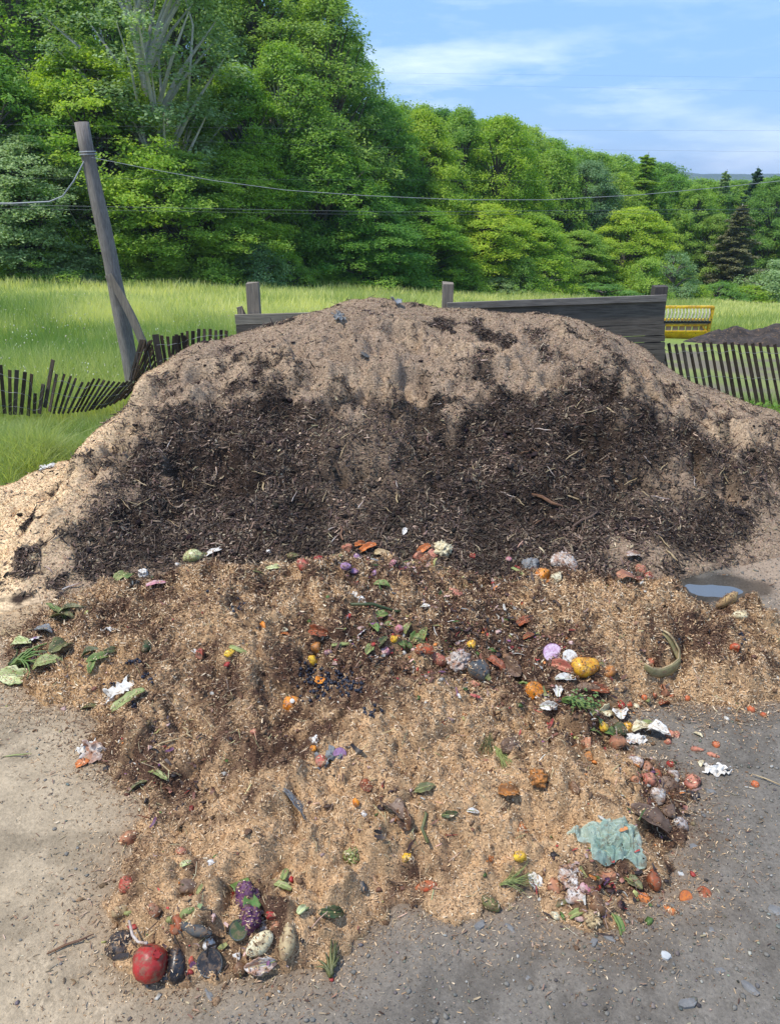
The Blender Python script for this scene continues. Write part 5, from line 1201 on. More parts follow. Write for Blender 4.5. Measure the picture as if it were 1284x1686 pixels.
tw = at(1176, 560, DI - .6); mb = MB(); mb.tube([(0, -.04, 0), (0, .04, 0)], [.09, .09], 16); wl = mb.build('small_wheel', MBK); wl.location = tw + np.array([0, 0, .06]); mb = MB(); mb.tube([(0, -.05, 0), (0, .045, 0)], [.05, .05], 12); mb.build('hub', m_food((.6, .62, .65), rough=.4, dirt=.1), wl)
tag(wl, 'small wheel with a pale hub lying between the yellow implement and the dark soil', 'wheel')

# dark soil heap beyond the fence
DS = ghit(1250, 566); shc = at(1330, 566, DS)
xs = np.linspace(-4.2, 4.2, 120); ys = np.linspace(-1.4, 1.8, 50); X, Y = np.meshgrid(xs, ys); R_ = np.hypot(X / 3.6, (Y) / 1.25)
Z = .62 * np.clip(1 - R_, 0, 1) ** .7 + np.clip(1 - R_, 0, .3) * (fbm(X, Y, .5, 5, 130) - .5) * 1.6; Z = np.where(R_ < 1, Z, -.2)
o = mesh_obj('soil_heap', np.stack([X, Y, Z], -1).reshape(-1, 3), grid_faces(120, 50), m_food((.03, .024, .02), (.065, .05, .04), scale=5, rough=.95, dirt=.2)); o.location = (shc[0] + .3, DS, float(G(shc[0], DS)) - .05); o.scale = (DS / 19.5,) * 3; tag(o, 'long low heap of dark soil beyond the right fence', 'soil heap')
br = at(30, 462, 36.); mb = MB()
for a in range(150):
    x = random.gauss(0, 1.3); y = random.gauss(0, .5); an = random.uniform(0, 6.28); ln = random.uniform(.3, 1.0); z = random.uniform(0, .55) * math.exp(-(x / 1.6) ** 2)
    mb.tube([(x, y, z), (x + ln * .5 * math.cos(an), y + .3 * ln * math.sin(an), z + random.uniform(0, .3)), (x + ln * math.cos(an), y + .5 * ln * math.sin(an), z + random.uniform(-.1, .4))], [.02, .015, .006], 4)
o = mb.build('brush_pile', m_food((.36, .29, .21), (.22, .17, .12), rough=.9, dirt=0)); o.location = (br[0], 36, float(G(br[0], 36)) + .05); tag(o, 'pile of dead pale branches at the wood edge far left', 'brush pile')

# ------------------------------------------------------------------ wires
def wire(pts, r, label, grp=None, mt=None, sag=0, name='overhead_wire'):
    P = []
    for (a, b_) in zip(pts[:-1], pts[1:]):
        A = at(*a); B = at(*b_)
        for f in np.linspace(0, 1, 12, endpoint=False): P.append(A + (B - A) * f - np.array([0, 0, sag * 4 * f * (1 - f)]))
    P.append(at(*pts[-1])); P = np.array(P); o_ = P[len(P) // 2].copy(); mb = MB(); mb.tube([q - o_ for q in P], r, 5); o = mb.build(name, mt or MWL); o.location = o_; tag(o, label, name.replace('overhead_', ''), grp); return o
MWL, nt, b = newmat('wire_pale'); b.inputs['Base Color'].default_value = (.30, .32, .33, 1); b.inputs['Roughness'].default_value = .5
MWD, nt, b = newmat('wire_grey'); b.inputs['Base Color'].default_value = (.10, .12, .13, 1); b.inputs['Roughness'].default_value = .5
wire([(150, 259, 8.85), (240, 277, 8.85), (350, 297, 8.85), (470, 313, 8.85), (600, 322, 8.85), (760, 329, 8.9), (900, 329, 9.), (1050, 321, 9.1), (1180, 309, 9.2), (1300, 296, 9.3), (1420, 280, 9.4)], .0026, 'pale cable sagging from the leaning pole across to the right')
wire([(-60, 334, 8.7), (20, 335, 8.7), (82, 332, 8.8), (104, 323, 8.8), (122, 298, 8.8), (139, 266, 8.85)], .0075, 'thick pale cable bending up to the leaning pole from the left')
mb = MB(); c_ = at(146, 258, DP); mb.tube([np.array([.085 * math.cos(a), .085 * math.sin(a), .004 * a]) for a in np.linspace(0, 12.6, 40)], .006, 5); o = mb.build('wire_loop', MWL); o.location = c_; tag(o, 'pale wire loop wrapped round the leaning pole near its upper end', 'wire loop')
for i, (y0, y1, y2, r, l) in enumerate([(97, 120, 128, .0006, 'uppermost thin wire across the tall trees'), (108, 138, 150, .0006, 'second thin wire from the top across the trees'), (205, 214, 215, .0008, 'thin wire crossing the trees level with the top of the leaning pole'), (222, 243, 250, .0008, 'thin wire crossing the trees just under the top of the leaning pole'),
                                      (293, 296, 300, .0008, 'thin wire across the trees just below the pole loop'), (337, 349, 344, .0022, 'nearly level thin double wire across the lower trees, the upper one'), (343, 354, 350, .0014, 'nearly level thin wire across the lower trees, just under its twin')]):
    wire([(-120, y0 - 2, 11), (0, y0, 11), (640, y1, 11), (1284, y2, 11.5), (1450, y2 + 2, 11.5)], r, l, 'thin wires in front of the wood', MWD)
for a in [((104, 325, 8.8), (150, 412, 9.5)), ((88, 345, 9), (122, 405, 9.6))]: wire(list(a), .003, 'short slanting guy wire under the thick pale cable', 'guy wires', MWD)

# ------------------------------------------------------------------ trees
def leafmat(name, c1, c2, trans=.45):
    m, nt, b = newmat(name)
    oi = nt.nodes.new('ShaderNodeObjectInfo'); c = mix(nt, attr(nt), c1, c2)
    hsv = nt.nodes.new('ShaderNodeHueSaturation'); mr = nt.nodes.new('ShaderNodeMapRange'); L(nt, oi.outputs['Random'], mr.inputs[0]); mr.inputs[3].default_value = .475; mr.inputs[4].default_value = .52; L(nt, mr.outputs[0], hsv.inputs['Hue'])
    mr2 = nt.nodes.new('ShaderNodeMapRange'); L(nt, oi.outputs['Random'], mr2.inputs[0]); mr2.inputs[3].default_value = 1.15; mr2.inputs[4].default_value = .8; L(nt, mr2.outputs[0], hsv.inputs['Value']); L(nt, c, hsv.inputs['Color'])
    L(nt, hsv.outputs[0], b.inputs['Base Color']); b.inputs['Roughness'].default_value = .55; b.inputs['Specular IOR Level'].default_value = .35
    tr = nt.nodes.new('ShaderNodeBsdfTranslucent'); mm = mix(nt, 1., hsv.outputs[0], (1.25, 1.3, .5), 'MULTIPLY'); L(nt, mm, tr.inputs['Color'])
    ms = nt.nodes.new('ShaderNodeMixShader'); ms.inputs[0].default_value = trans; L(nt, b.outputs[0], ms.inputs[1]); L(nt, tr.outputs[0], ms.inputs[2]); L(nt, ms.outputs[0], nt.nodes['Material Output'].inputs['Surface']); return m
LM = {'maple': leafmat('maple_leaves', (.23, .40, .04), (.46, .60, .07)), 'mid': leafmat('green_leaves', (.17, .33, .05), (.36, .54, .09)), 'grey': leafmat('grey_green_leaves', (.17, .29, .11), (.32, .46, .20), .35),
      'dark': leafmat('dark_leaves', (.14, .28, .055), (.29, .47, .09), .42), 'pine': leafmat('pine_needles', (.05, .12, .06), (.10, .20, .08), .25), 'dry': leafmat('dry_needles', (.20, .21, .09), (.34, .31, .17), .25)}
BK = {'grey': m_wood('bark_grey', (.16, .14, .12), (.09, .08, .07), 'Z', 3), 'pale': m_wood('bark_pale', (.62, .59, .52), (.38, .36, .32), 'Z', 3)}
def leafmesh(P, Nrm, size, shade):
    n = len(P); Nrm = Nrm / np.linalg.norm(Nrm, axis=1, keepdims=True); a = RNG.normal(0, 1, (n, 3)); t = np.cross(Nrm, a); t /= np.linalg.norm(t, axis=1, keepdims=True); s = np.cross(Nrm, t)
    sz = (size * RNG.uniform(.6, 1.3, n))[:, None]
    V = np.stack([P - t * sz, P - s * sz * .55 + Nrm * sz * .12, P + t * sz, P + s * sz * .55 + Nrm * sz * .12], 1).reshape(-1, 3)
    i = (np.arange(n) * 4)[:, None] + np.arange(4); return V, i, np.repeat(shade, 4)
def crown(kind, H, R, seed, z0=.08):
    """leaves in sprays round limb ends; returns leaf arrays and limb MB (unit metres)"""
    rr = np.random.default_rng(seed); pads = []; mb = MB()
    if kind == 'maple': npad, pr, lf, nl, flat = 330, (.55, 1.2), .066, 300, .46
    elif kind == 'aspen': npad, pr, lf, nl, flat = 205 if seed == 60 else 330, (.45, 1.0), .064, 250, .62
    else: npad, pr, lf, nl, flat = 360, (.5, 1.1), .064, 270, .62
    if kind == 'bush': npad, pr, lf, nl, flat = 90, (.35, .95), .055, 300, .5
    tp = [np.array([R * .10 * math.sin(f * 4 + seed), R * .10 * math.cos(f * 3 + seed), H * f]) for f in np.linspace(0, .93, 9)]
    mb.tube(tp, [max(.04, .017 * H * (1 - f) ** .8) for f in np.linspace(0, .93, 9)], 8)
    if seed == 60:
        for q in range(4):
            an = q * 1.7; b0 = tp[2 + q // 2]; e = b0 + np.array([math.cos(an) * 1.5, math.sin(an) * 1.5, H * .36]); mb.tube([b0, (b0 + e) / 2 + np.array([math.cos(an) * .35, math.sin(an) * .35, -.2]), e, e + np.array([.3, .1, H * .12])], [.065, .05, .035, .015], 6, False)
    # big lobes give the crown an uneven outline
    lob = rr.normal(0, 1, (9, 3)); lob /= np.linalg.norm(lob, axis=1, keepdims=True)
    for k in range(npad):
        f = z0 + (1 - z0) * rr.random() ** .85; an = rr.uniform(0, 2 * np.pi)
        prof = {'maple': (math.sin(math.pi * min(1, (f * .86 + .13))) ** .6), 'aspen': (math.sin(math.pi * min(1, f * .85 + .14)) ** .7), 'mid': (math.sin(math.pi * min(1, f * .88 + .11)) ** .55), 'bush': max(.05, math.cos(f * 1.3)) ** .8}[kind]
        d = np.array([math.cos(an), math.sin(an), (f - .5) * 1.5]); d /= np.linalg.norm(d); lb = 1 + .42 * max(0, (lob @ d).max() - .75) / .25 - .24
        if kind != 'bush' and rr.random() < .14: lb *= rr.uniform(1.1, 1.35)
        r = R * prof * lb * (rr.uniform(.25 if kind == 'bush' else .45, 1.0) ** .55)
        c = np.array([math.cos(an) * r, math.sin(an) * r, H * f]); pads.append((c, rr.uniform(*pr) * (1.1 - .35 * f), an))
        if k % 3 == 0:
            f0 = max(.06, f - .22 * r / R - .04); b0 = tp[min(8, int(f0 / .93 * 8))]; mid = (b0 + c) / 2 + np.array([0, 0, .25])
            mb.tube([b0, mid, c], [.10, .06, .02], 5, False)
    Ps = []; Ns = []; Sh = []
    for c, r, an in pads:
        n = int(nl * r * r * 1.3); q = rr.normal(0, 1, (n, 3)); q /= np.linalg.norm(q, axis=1, keepdims=True); q *= (rr.random((n, 1)) ** .38) * r * (1 + .35 * np.sin(q[:, :1] * 7 + c[0])); q[:, 2] *= flat
        outw = np.array([math.cos(an), math.sin(an), 0]); q[:, 2] -= .28 * np.clip(q @ outw, 0, 9) ** 1.4
        Ps.append(c + q); nn = np.array([0, 0, 1.]) * rr.uniform(.5, 1.3) + outw * .45 + rr.normal(0, .5, (n, 3)); Ns.append(nn); Sh.append(np.clip(rr.uniform(.0, 1.0) + rr.normal(0, .22, n), 0, 1))
    P = np.concatenate(Ps); V, Fc, sh = leafmesh(P, np.concatenate(Ns), lf * 1.35, np.concatenate(Sh)); return V, Fc, sh, mb
def conifer(H, R, seed, sparse=0.):
    rr = np.random.default_rng(seed); mb = MB(); mb.tube([(0, 0, 0), (.05, 0, H * .5), (0, 0, H)], [.014 * H, .009 * H, .02], 8); Ps = []; Ns = []; Sh = []; nw = 44
    for w in range(nw):
        f = .10 + .89 * w / nw; z = H * (f + rr.uniform(-.012, .012)); rad = R * (1 - f) ** .7 * rr.uniform(.55, 1.15) + .22
        for k in range(8):
            if rr.random() < sparse * (1.2 - f): continue
            an = 2 * np.pi * rr.random(); z = H * f + rr.uniform(-.3, .2); dr = rad * rr.uniform(.65, 1.1); tip = np.array([math.cos(an) * dr, math.sin(an) * dr, z + .12 * dr]); mb.tube([(0, 0, z), tip * np.array([.5, .5, 0]) + np.array([0, 0, z - .05 * dr]), tip], [.045, .03, .01], 4, False)
            m_ = int(150 * dr) + 16; t = rr.random(m_) ** .7; wd = .10 + .34 * np.sin(np.pi * np.clip(t * .8 + .15, 0, 1)) * dr * .5
            side = np.array([-math.sin(an), math.cos(an), 0]); q = np.array([0, 0, z]) + (tip - np.array([0, 0, z])) * t[:, None] + side * (rr.normal(0, .5, m_) * wd)[:, None] + rr.normal(0, .13, (m_, 3)) * (1.25 - f) + np.array([0, 0, -.10]) * (t[:, None] ** 2) * dr; Ps.append(q)
            Ns.append(rr.normal(0, .45, (m_, 3)) + np.array([0, 0, 1.])); Sh.append(np.clip(rr.uniform(.1, .8) + rr.normal(0, .2, m_), 0, 1))
    V, Fc, sh = leafmesh(np.concatenate(Ps), np.concatenate(Ns), .10, np.concatenate(Sh)); return V, Fc, sh, mb
PROT = {}
def proto(key, maker):
    V, Fc, sh, mb = maker(); me = bpy.data.meshes.new(key)
    o = mesh_obj(key + '_crown', V, Fc, None, col=np.stack([sh] * 3, -1)); t = mb.build(key + '_trunk', None, None, True); PROT[key] = (o.data, t.data); bpy.data.objects.remove(o); bpy.data.objects.remove(t)
for s in range(3): proto('maple%d' % s, lambda s=s: crown('maple', 12, 4.0, 20 + s, .03))
for s in range(3): proto('mid%d' % s, lambda s=s: crown('mid', 14, 3.6, 40 + s, .05))
for s in range(2): proto('aspen%d' % s, lambda s=s: crown('aspen', 18, 3.2, 60 + s, .22))
proto('bush0', lambda: crown('bush', 3.4, 2.4, 80, .0)); proto('bush1', lambda: crown('bush', 3.8, 2.8, 81, .0))
proto('pine0', lambda: conifer(14, 3.4, 90)); proto('pine1', lambda: conifer(13, 3.6, 91, .35))
_mc = {}
def tree(name, key, px, top, D, width, leaf, bark, label, group=None, base=None, cat='tree'):
    """stands on the ground at depth D under photo column px; reaches up to photo row top"""
    x = at(px, 480, D)[0]; z0 = float(G(x, D)) - .15; zt = at(px, top, D)[2]; H0 = {'maple': 12.6, 'mid': 14.5, 'aspen': 18.5, 'bush': 3.9, 'pine': 14}[key[:-1]]; R0 = {'maple': 4.6, 'mid': 4.2, 'aspen': 3.7, 'bush': 2.9, 'pine': 3.6}[key[:-1]]
    o = empty(name, (x, D, z0), (0, 0, random.uniform(0, 6.28))); tag(o, label, cat, group); sz = (zt - z0) / H0; sx = width * 1.2 * D / F / 2 / R0; o.scale = (sx, sx, sz)
    for kind, me, mt in (('crown', PROT[key][0], LM[leaf]), ('trunk', PROT[key][1], BK[bark])):
        kk = (me.name, mt.name)
        if kk not in _mc:
            m_ = me if not me.materials else me.copy(); m_.materials.clear(); m_.materials.append(mt); _mc[kk] = m_
        c = bpy.data.objects.new(kind, _mc[kk]); COL.objects.link(c); c.parent = o
    return o
EDGE = 'trees along the edge of the wood'
T_ = tree
T_('maple_tree', 'maple0', 20, 60, 39, 230, 'mid', 'grey', 'bushy mid green maple at the far left behind the thick cable', EDGE)
T_('maple_tree', 'maple1', 70, 215, 37.5, 210, 'grey', 'grey', 'lower greyish green maple left of the top of the leaning pole', EDGE)
T_('maple_tree', 'maple2', 185, 65, 41, 250, 'maple', 'grey', 'tall bright yellow green maple directly behind the leaning pole', EDGE)
T_('aspen_tree', 'aspen0', 275, -190, 42.0, 270, 'grey', 'pale', 'tall grey green aspen with pale forked trunk behind the bright maple', EDGE)
T_('aspen_tree', 'aspen1', 120, -150, 46, 230, 'mid', 'grey', 'tall dark trunked aspen rising left of the pale forked one', EDGE)
T_('maple_tree', 'maple1', 300, 235, 40, 210, 'mid', 'grey', 'mid green rounded maple right of the leaning pole', EDGE)
T_('maple_tree', 'maple0', 415, 95, 46, 170, 'maple', 'grey', 'narrow bright green maple between the pale aspen and the dark column', EDGE)
T_('maple_tree', 'maple2', 400, 240, 43, 190, 'maple', 'grey', 'low bright green maple above the short board wall', EDGE)
T_('broadleaf_tree', 'mid0', 480, 60, 48, 170, 'mid', 'pale', 'mid green birch like tree with a pale thin trunk left of the dark column', EDGE)
T_('aspen_tree', 'aspen1', 548, -35, 51, 165, 'dark', 'grey', 'tallest dark green aspen column, ending the high trees before the sky', EDGE)
T_('aspen_tree', 'aspen0', 450, -60, 52, 190, 'dark', 'grey', 'dark aspen standing close behind the pale trunked birch like tree', EDGE)
T_('broadleaf_tree', 'mid1', 520, 205, 47, 190, 'mid', 'grey', 'broad mid green tree under the dark aspen column', EDGE)
T_('broadleaf_tree', 'mid2', 625, 155, 53, 150, 'mid', 'grey', 'mid green tree stepping down right of the dark aspen column', EDGE)
T_('maple_tree', 'maple1', 600, 300, 48, 180, 'mid', 'grey', 'low mid green maple above the mound summit', EDGE)
T_('maple_tree', 'maple0', 690, 172, 56, 140, 'maple', 'grey', 'yellow green maple in the middle with a twin to its right', EDGE)
T_('maple_tree', 'maple2', 680, 330, 51, 170, 'maple', 'grey', 'low yellow green maple above the middle post of the board wall', EDGE)
T_('broadleaf_tree', 'mid0', 752, 170, 60, 110, 'mid', 'grey', 'slim green tree with a rounded top left of the tallest middle one', EDGE)
T_('broadleaf_tree', 'mid2', 815, 182, 60, 130, 'maple', 'grey', 'airy light green tree with an open top, last of the high middle trees', EDGE)
T_('maple_tree', 'maple1', 790, 330, 55, 160, 'maple', 'grey', 'low bright maple under the airy light green tree', EDGE)
T_('maple_tree', 'maple0', 865, 345, 58, 150, 'maple', 'grey', 'brightest yellow green maple low at the field edge, right of the middle', EDGE)
T_('broadleaf_tree', 'mid1', 895, 240, 66, 110, 'mid', 'grey', 'pale green tree where the skyline drops right of the airy tree', EDGE)
T_('broadleaf_tree', 'mid2', 955, 258, 68, 110, 'grey', 'grey', 'hazy grey green tree right of the skyline drop', EDGE)
T_('maple_tree', 'maple2', 950, 375, 62, 120, 'mid', 'grey', 'low mid green maple left of the pine on the skyline', EDGE)
T_('pine_tree', 'pine0', 1040, 250, 74, 105, 'mid', 'grey', 'light green pine whose pointed top rises above its neighbours', EDGE)
T_('broadleaf_tree', 'mid0', 1000, 280, 70, 90, 'mid', 'grey', 'green tree directly left of the light green pine', EDGE)
T_('maple_tree', 'maple1', 1030, 335, 64, 130, 'maple', 'grey', 'yellow green maple in front of the light green pine', EDGE)
T_('broadleaf_tree', 'mid2', 1085, 282, 76, 90, 'mid', 'grey', 'rounded green tree directly right of the light green pine', EDGE)
T_('pine_tree', 'pine0', 1075, 375, 66, 110, 'pine', 'grey', 'dark low spruce above the right end of the board wall', EDGE)
T_('broadleaf_tree', 'mid1', 1125, 300, 74, 90, 'mid', 'grey', 'dark green rounded tree left of the half dead pine', EDGE)
T_('pine_tree', 'pine0', 1165, 278, 84, 60, 'grey', 'grey', 'thin grey pine top behind the half dead pine', EDGE)
T_('pine_tree', 'pine1', 1198, 322, 70, 100, 'dry', 'pale', 'half dead pine with a bare pale trunk and brown needles', EDGE)
T_('pine_tree', 'pine0', 1212, 273, 80, 70, 'pine', 'grey', 'dark pointed pine just behind the half dead one', EDGE)
T_('broadleaf_tree', 'mid0', 1160, 350, 72, 80, 'dark', 'grey', 'dark low tree left of the half dead pine foot', EDGE)
T_('broadleaf_tree', 'mid2', 1245, 285, 76, 90, 'dark', 'grey', 'dark green tree right of the half dead pine', EDGE)
T_('broadleaf_tree', 'mid1', 1290, 305, 76, 90, 'dark', 'grey', 'dark green tree cut by the right border of the picture', EDGE)
for i, (px_, tp_, D_, kd) in enumerate([(-60, -60, 46, 'mid'), (60, -300, 52, 'mid'), (210, -320, 54, 'dark'), (330, -200, 50, 'dark'), (390, -260, 55, 'mid'), (130, -320, 56, 'dark'), (-10, -300, 50, 'dark'), (270, -330, 58, 'mid'), (460, -160, 56, 'dark'), (535, -90, 58, 'mid'), (-150, 0, 42, 'mid'), (-240, 40, 44, 'dark'), (500, 60, 60, 'dark'), (570, 60, 60, 'mid'), (650, 165, 62, 'mid'), (720, 172, 66, 'dark'), (780, 190, 68, 'mid'), (850, 200, 70, 'mid'), (930, 238, 76, 'mid'), (990, 250, 80, 'mid'), (1060, 262, 86, 'dark'), (1130, 290, 86, 'mid'), (1190, 292, 90, 'dark'), (1270, 294, 90, 'mid'), (1360, 300, 84, 'dark'), (1450, 300, 84, 'mid'), (150, 60, 50, 'dark'), (20, 60, 50, 'dark'), (280, 90, 52, 'dark'), (1340, 310, 74, 'mid'), (890, 222, 72, 'mid'), (960, 246, 78, 'mid'), (1025, 262, 84, 'mid'), (1100, 292, 84, 'mid'), (1160, 294, 88, 'mid'), (1235, 288, 88, 'mid'), (690, 165, 66, 'mid'), (815, 190, 68, 'mid')]):
    T_('broadleaf_tree', 'mid%d' % (i % 3), px_, tp_, D_, 165 if D_ < 65 else 135, kd, 'grey', 'dark broadleaf tree deep in the wood showing only between the front crowns', 'trees deep in the wood')
xx = -180; i = 0
while xx < 1400:
    D_ = float(np.interp(xx, [-180, 0, 430, 640, 900, 1284, 1400], [36.5, 37, 43, 48.5, 56, 64, 66])) - 1.5; pb = np.interp(xx, [0, 430, 640, 1284], [452, 470, 485, 496]); w_ = random.uniform(50, 120)
    T_('shrub', 'bush%d' % (i % 2), xx, pb - random.uniform(22, 85), D_ + random.uniform(-.8, .8), w_ * 1.25, random.choice(['mid', 'dark', 'mid', 'maple', 'grey']), 'grey', 'leafy green shrub at the foot of the wood where it meets the field', 'shrubs at the foot of the wood', cat='shrub'); xx += w_ * .62; i += 1

# ------------------------------------------------------------------ grass
MG = leafmat('grass_blades', (.27, .38, .11), (.76, .74, .34), .5)
def grass(name, x, y, h, w, shade, label, lean=.35):
    n = len(x); z = G(x, y); a = RNG.random(n) * 6.28; s = np.stack([np.cos(a), np.sin(a), 0 * a], -1) * (w / 2)[:, None]; b_ = RNG.random(n) * 6.28; ln = (h * np.abs(RNG.normal(0, lean, n)))[:, None] * np.stack([np.cos(b_), np.sin(b_), 0 * b_], -1)
    B = np.stack([x, y, z - .01], -1); up = np.array([0, 0, 1.]) * h[:, None]
    V = np.stack([B - s, B + s, B + up * .55 + ln * .3 - s * .8, B + up * .55 + ln * .3 + s * .8, B + up * .98 + ln - s * .12, B + up * .98 + ln + s * .12], 1).reshape(-1, 3); i = (np.arange(n) * 6)[:, None]
    Fc = np.concatenate([i + np.array([0, 1, 3, 2]), i + np.array([2, 3, 5, 4])]); o = mesh_obj(name, V, Fc, MG, col=np.repeat(np.stack([shade] * 3, -1), 6, 0)); o['kind'] = 'stuff'; o['label'] = label; o['category'] = 'grass'; return o
def gvis(x, y): z = G(x, y); return view_filter(x, y, z + .3, 60)
def gmask(x, y):
    le = np.interp(y, [4.4, 5.0, 5.6, 6.4], [-3.0, -2.62, -2.35, -2.0]); u = x / np.maximum(y, 1); n1 = fbm(x, y, .8, 4, 81)
    side = (x < le - .02) & (y > 4.75 + (n1 - .5) * .5); bare = (u > .27 + (n1 - .5) * .06) & (y > 9.2) & (y < DI + 1.5)
    return (side | (y > 6.9)) & ~bare
def shade_of(x, y): return np.clip(.45 + (fbm(x, y, 5., 3, 141) - .5) * 2.2 + (fbm(x, y, 1.2, 3, 142) - .5) * 1.4 + RNG.normal(0, .15, len(x)), 0, 1)
n = 90000; x = RNG.uniform(-5.2, -1.4, n); y = RNG.uniform(4.7, 8.4, n); ok = gmask(x, y) & gvis(x, y); x, y = x[ok], y[ok]
hgt = .05 + (.11 + .25 * sst(.5, .7, fbm(x, y, .5, 2, 160))) * sst(4.9, 6.3, y) * (1 - .75 * sst(6.6, 7.3, y)) * RNG.uniform(.5, 1.2, len(x)) + .03 * RNG.random(len(x)); grass('lawn_grass', x, y, hgt, RNG.uniform(.004, .008, len(x)), shade_of(x, y) * .7, 'short bright green grass between the mound and the collapsed fence', .6)
n = 200000; y = 7.6 + 13 * RNG.random(n) ** 1.25; x = y * RNG.uniform(-.68, .68, n); ok = gmask(x, y) & gvis(x, y) & ((x > 0) | (y > 8.15)) & ~((x > -1.6) & (x < 2.8) & (y < 8.9)); x, y = x[ok], y[ok]; k = len(x)
grass('tall_grass', x, y, RNG.uniform(.28, .62, k) * (1 - .35 * (x > 2.5)) * (.7 + .6 * vn(x, y, 1.5, 3)) * sst(7.6, 9.5, y + .6), RNG.uniform(.005, .010, k) * (1 + (y - 7) / 14), shade_of(x, y), 'tall uncut meadow grass behind the fences')
n = 170000; y = 19 + 60 * RNG.random(n) ** 1.2; x = y * RNG.uniform(-.66, .66, n); ok = gvis(x, y) & (y < np.interp(x / y, U_, DT) + 1) & ~((x / y > .27) & (y < DI + 1.5)); x, y = x[ok], y[ok]; k = len(x)
grass('meadow_grass', x, y, RNG.uniform(.3, .6, k) * (.7 + .6 * vn(x, y, 3, 3)), RNG.uniform(.02, .05, k) * (y / 28), np.clip(shade_of(x, y) + .22, 0, 1), 'sunlit meadow grass reaching back to the wood')
n = 9000; x = RNG.uniform(-5.2, -1.2, n); y = RNG.uniform(7.0, 8.5, n); ok = gmask(x, y) & gvis(x, y) & (vn(x, y, .35, 9) > .42); x, y = x[ok], y[ok]; k = len(x)
grass('fence_grass', x, y, RNG.uniform(.08, .20, k), RNG.uniform(.004, .008, k), shade_of(x, y) * .6, 'longer grass growing up through the collapsed fence', .5)
n = 26000; x = RNG.uniform(2.7, 6.4, n); y = RNG.uniform(7.0, 10.6, n); ok = gvis(x, y) & (mound(x, y)[0] < G(x, y)); x, y = x[ok], y[ok]; k = len(x)
grass('verge_grass', x, y, RNG.uniform(.12, .42, k), RNG.uniform(.005, .01, k), shade_of(x, y) * .6, 'green grass along the foot of the right fence', .5)
# pale seed heads
n = 1200; y = 8.4 + 16 * RNG.random(n); x = y * RNG.uniform(-.6, -.18, n); z = G(x, y); k = n
pebbles('seed_heads', np.stack([x, y, z + RNG.uniform(.35, .6, k)], -1), RNG.uniform(.004, .009, k), cvar((.66, .64, .42), k, .2), m_attr('seeds', .8, .2, 50, .2), 'tiny pale seed heads above the tall grass', 'seed heads', 1.8)
# broad weeds at the left mound edge and right fence
def weeds(name, N, rx, ry, h, label):
    x = RNG.uniform(*rx, N); y = RNG.uniform(*ry, N); P = np.stack([x, y, G(x, y) + RNG.uniform(.01, h, N)], -1); V, Fc, sh = leafmesh(P, RNG.normal(0, .5, (N, 3)) + np.array([0, 0, 1.]), .028, np.clip(RNG.normal(.4, .25, N), 0, 1)); o = mesh_obj(name, V, Fc, LM['mid'], col=np.stack([sh] * 3, -1)); o['kind'] = 'stuff'; o['label'] = label; o['category'] = 'weeds'
weeds('clover_weeds', 5000, (-3.6, -2.55), (4.7, 5.5), .07, 'low broad leaved weeds beside the foot of the sawdust slope')
weeds('fence_weeds', 5000, (3.0, 5.2), (7.4, 8.6), .35, 'leafy weeds growing through the right fence')

# ------------------------------------------------------------------ far hills
xs = np.linspace(-900, 2600, 200); ys = np.linspace(1500, 2300, 14); X, Y = np.meshgrid(xs, ys)
Z = -18 + (38 + 18 * (fbm(X, X * 0, 500, 3, 150) - .3)) * np.sin(np.pi * np.clip((Y - 1500) / 900, 0, 1)) + (fbm(X, Y, 60, 3, 151) - .5) * 14
o = mesh_obj('hills', np.stack([X, Y, Z], -1).reshape(-1, 3), grid_faces(200, 14), m_food((.035, .07, .03), (.06, .10, .04), scale=.02, rough=.95, dirt=0), smooth=True); o['kind'] = 'structure'

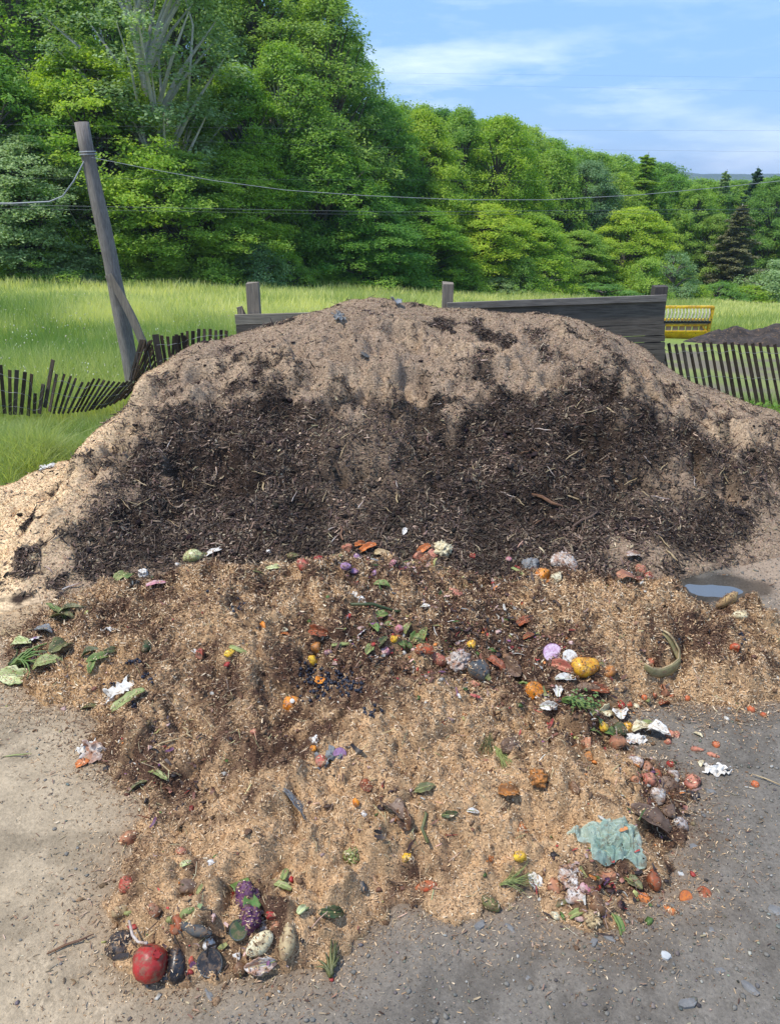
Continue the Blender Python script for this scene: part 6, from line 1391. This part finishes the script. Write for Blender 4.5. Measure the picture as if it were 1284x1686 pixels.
# ------------------------------------------------------------------ light
SUN_EL, SUN_AZ = 64, None
sd = Vector((-.70, -.30, 0)).normalized(); el = math.radians(SUN_EL); to_sun = Vector((sd.x * math.cos(el), sd.y * math.cos(el), math.sin(el)))
ld = bpy.data.lights.new('sun', 'SUN'); ld.energy = 3.1; ld.angle = math.radians(3); ld.color = (1., .95, .87); lo = bpy.data.objects.new('sun', ld); COL.objects.link(lo); lo.rotation_euler = to_sun.to_track_quat('Z', 'Y').to_euler(); lo.location = (0, 0, 20)
w = bpy.data.worlds.new('World'); SC.world = w; w.use_nodes = True; nt = w.node_tree; bg = nt.nodes['Background']
sky = nt.nodes.new('ShaderNodeTexSky'); sky.sky_type = 'NISHITA'; sky.sun_disc = False; sky.sun_elevation = el; sky.sun_rotation = math.atan2(to_sun.x, to_sun.y)
sky.air_density = 1.0; sky.dust_density = .6; sky.ozone_density = 1.6
tc = nt.nodes.new('ShaderNodeTexCoord'); mp = nt.nodes.new('ShaderNodeMapping'); mp.inputs['Scale'].default_value = (1.3, 1.3, 6.5); mp.inputs['Rotation'].default_value = (0, math.radians(4), 0); L(nt, tc.outputs['Generated'], mp.inputs['Vector'])
n1 = noise(nt, mp.outputs['Vector'], 2.0, 8, .62); mp2 = nt.nodes.new('ShaderNodeMapping'); mp2.inputs['Scale'].default_value = (1, 1, 4.); mp2.inputs['Location'].default_value = (.35, 0, .2); L(nt, tc.outputs['Generated'], mp2.inputs['Vector']); n2 = noise(nt, mp2.outputs['Vector'], 1.6, 4, .5)
cf = mix(nt, 1., ramp(nt, n1, [(.47, .0), (.78, .75)]), ramp(nt, n2, [(.36, .12), (.62, 1)]), 'MULTIPLY')
sx_ = nt.nodes.new('ShaderNodeSeparateXYZ'); L(nt, tc.outputs['Generated'], sx_.inputs[0])
gr = ramp(nt, sx_.outputs['Z'], [(0, (1.85, 3.15, 5.2)), (.10, (1.5, 2.9, 5.3)), (.35, (1.6, 3.0, 5.4)), (1, (.8, 1.8, 4.6))])
blue = mix(nt, .86, sky.outputs[0], gr)
c = mix(nt, cf, blue, (7.6, 8.0, 8.6)); L(nt, c, bg.inputs['Color']); bg.inputs['Strength'].default_value = .15
# air
M_, nt, b = newmat('air'); nt.nodes.remove(b); pv = nt.nodes.new('ShaderNodeVolumePrincipled'); pv.inputs['Density'].default_value = .0003; pv.inputs['Color'].default_value = (.72, .84, 1, 1); pv.inputs['Anisotropy'].default_value = .2
L(nt, pv.outputs[0], nt.nodes['Material Output'].inputs['Volume'])
mb = MB(); mb.box((0, 1150, 13), (5300, 3000, 94)); hz = mb.build('haze', M_); hz['kind'] = 'stuff'
SC.view_settings.view_transform = 'Standard'; SC.view_settings.look = 'None'; SC.view_settings.exposure = .48; SC.view_settings.gamma = 1
SC.cycles.max_bounces = 6; SC.cycles.transparent_max_bounces = 6
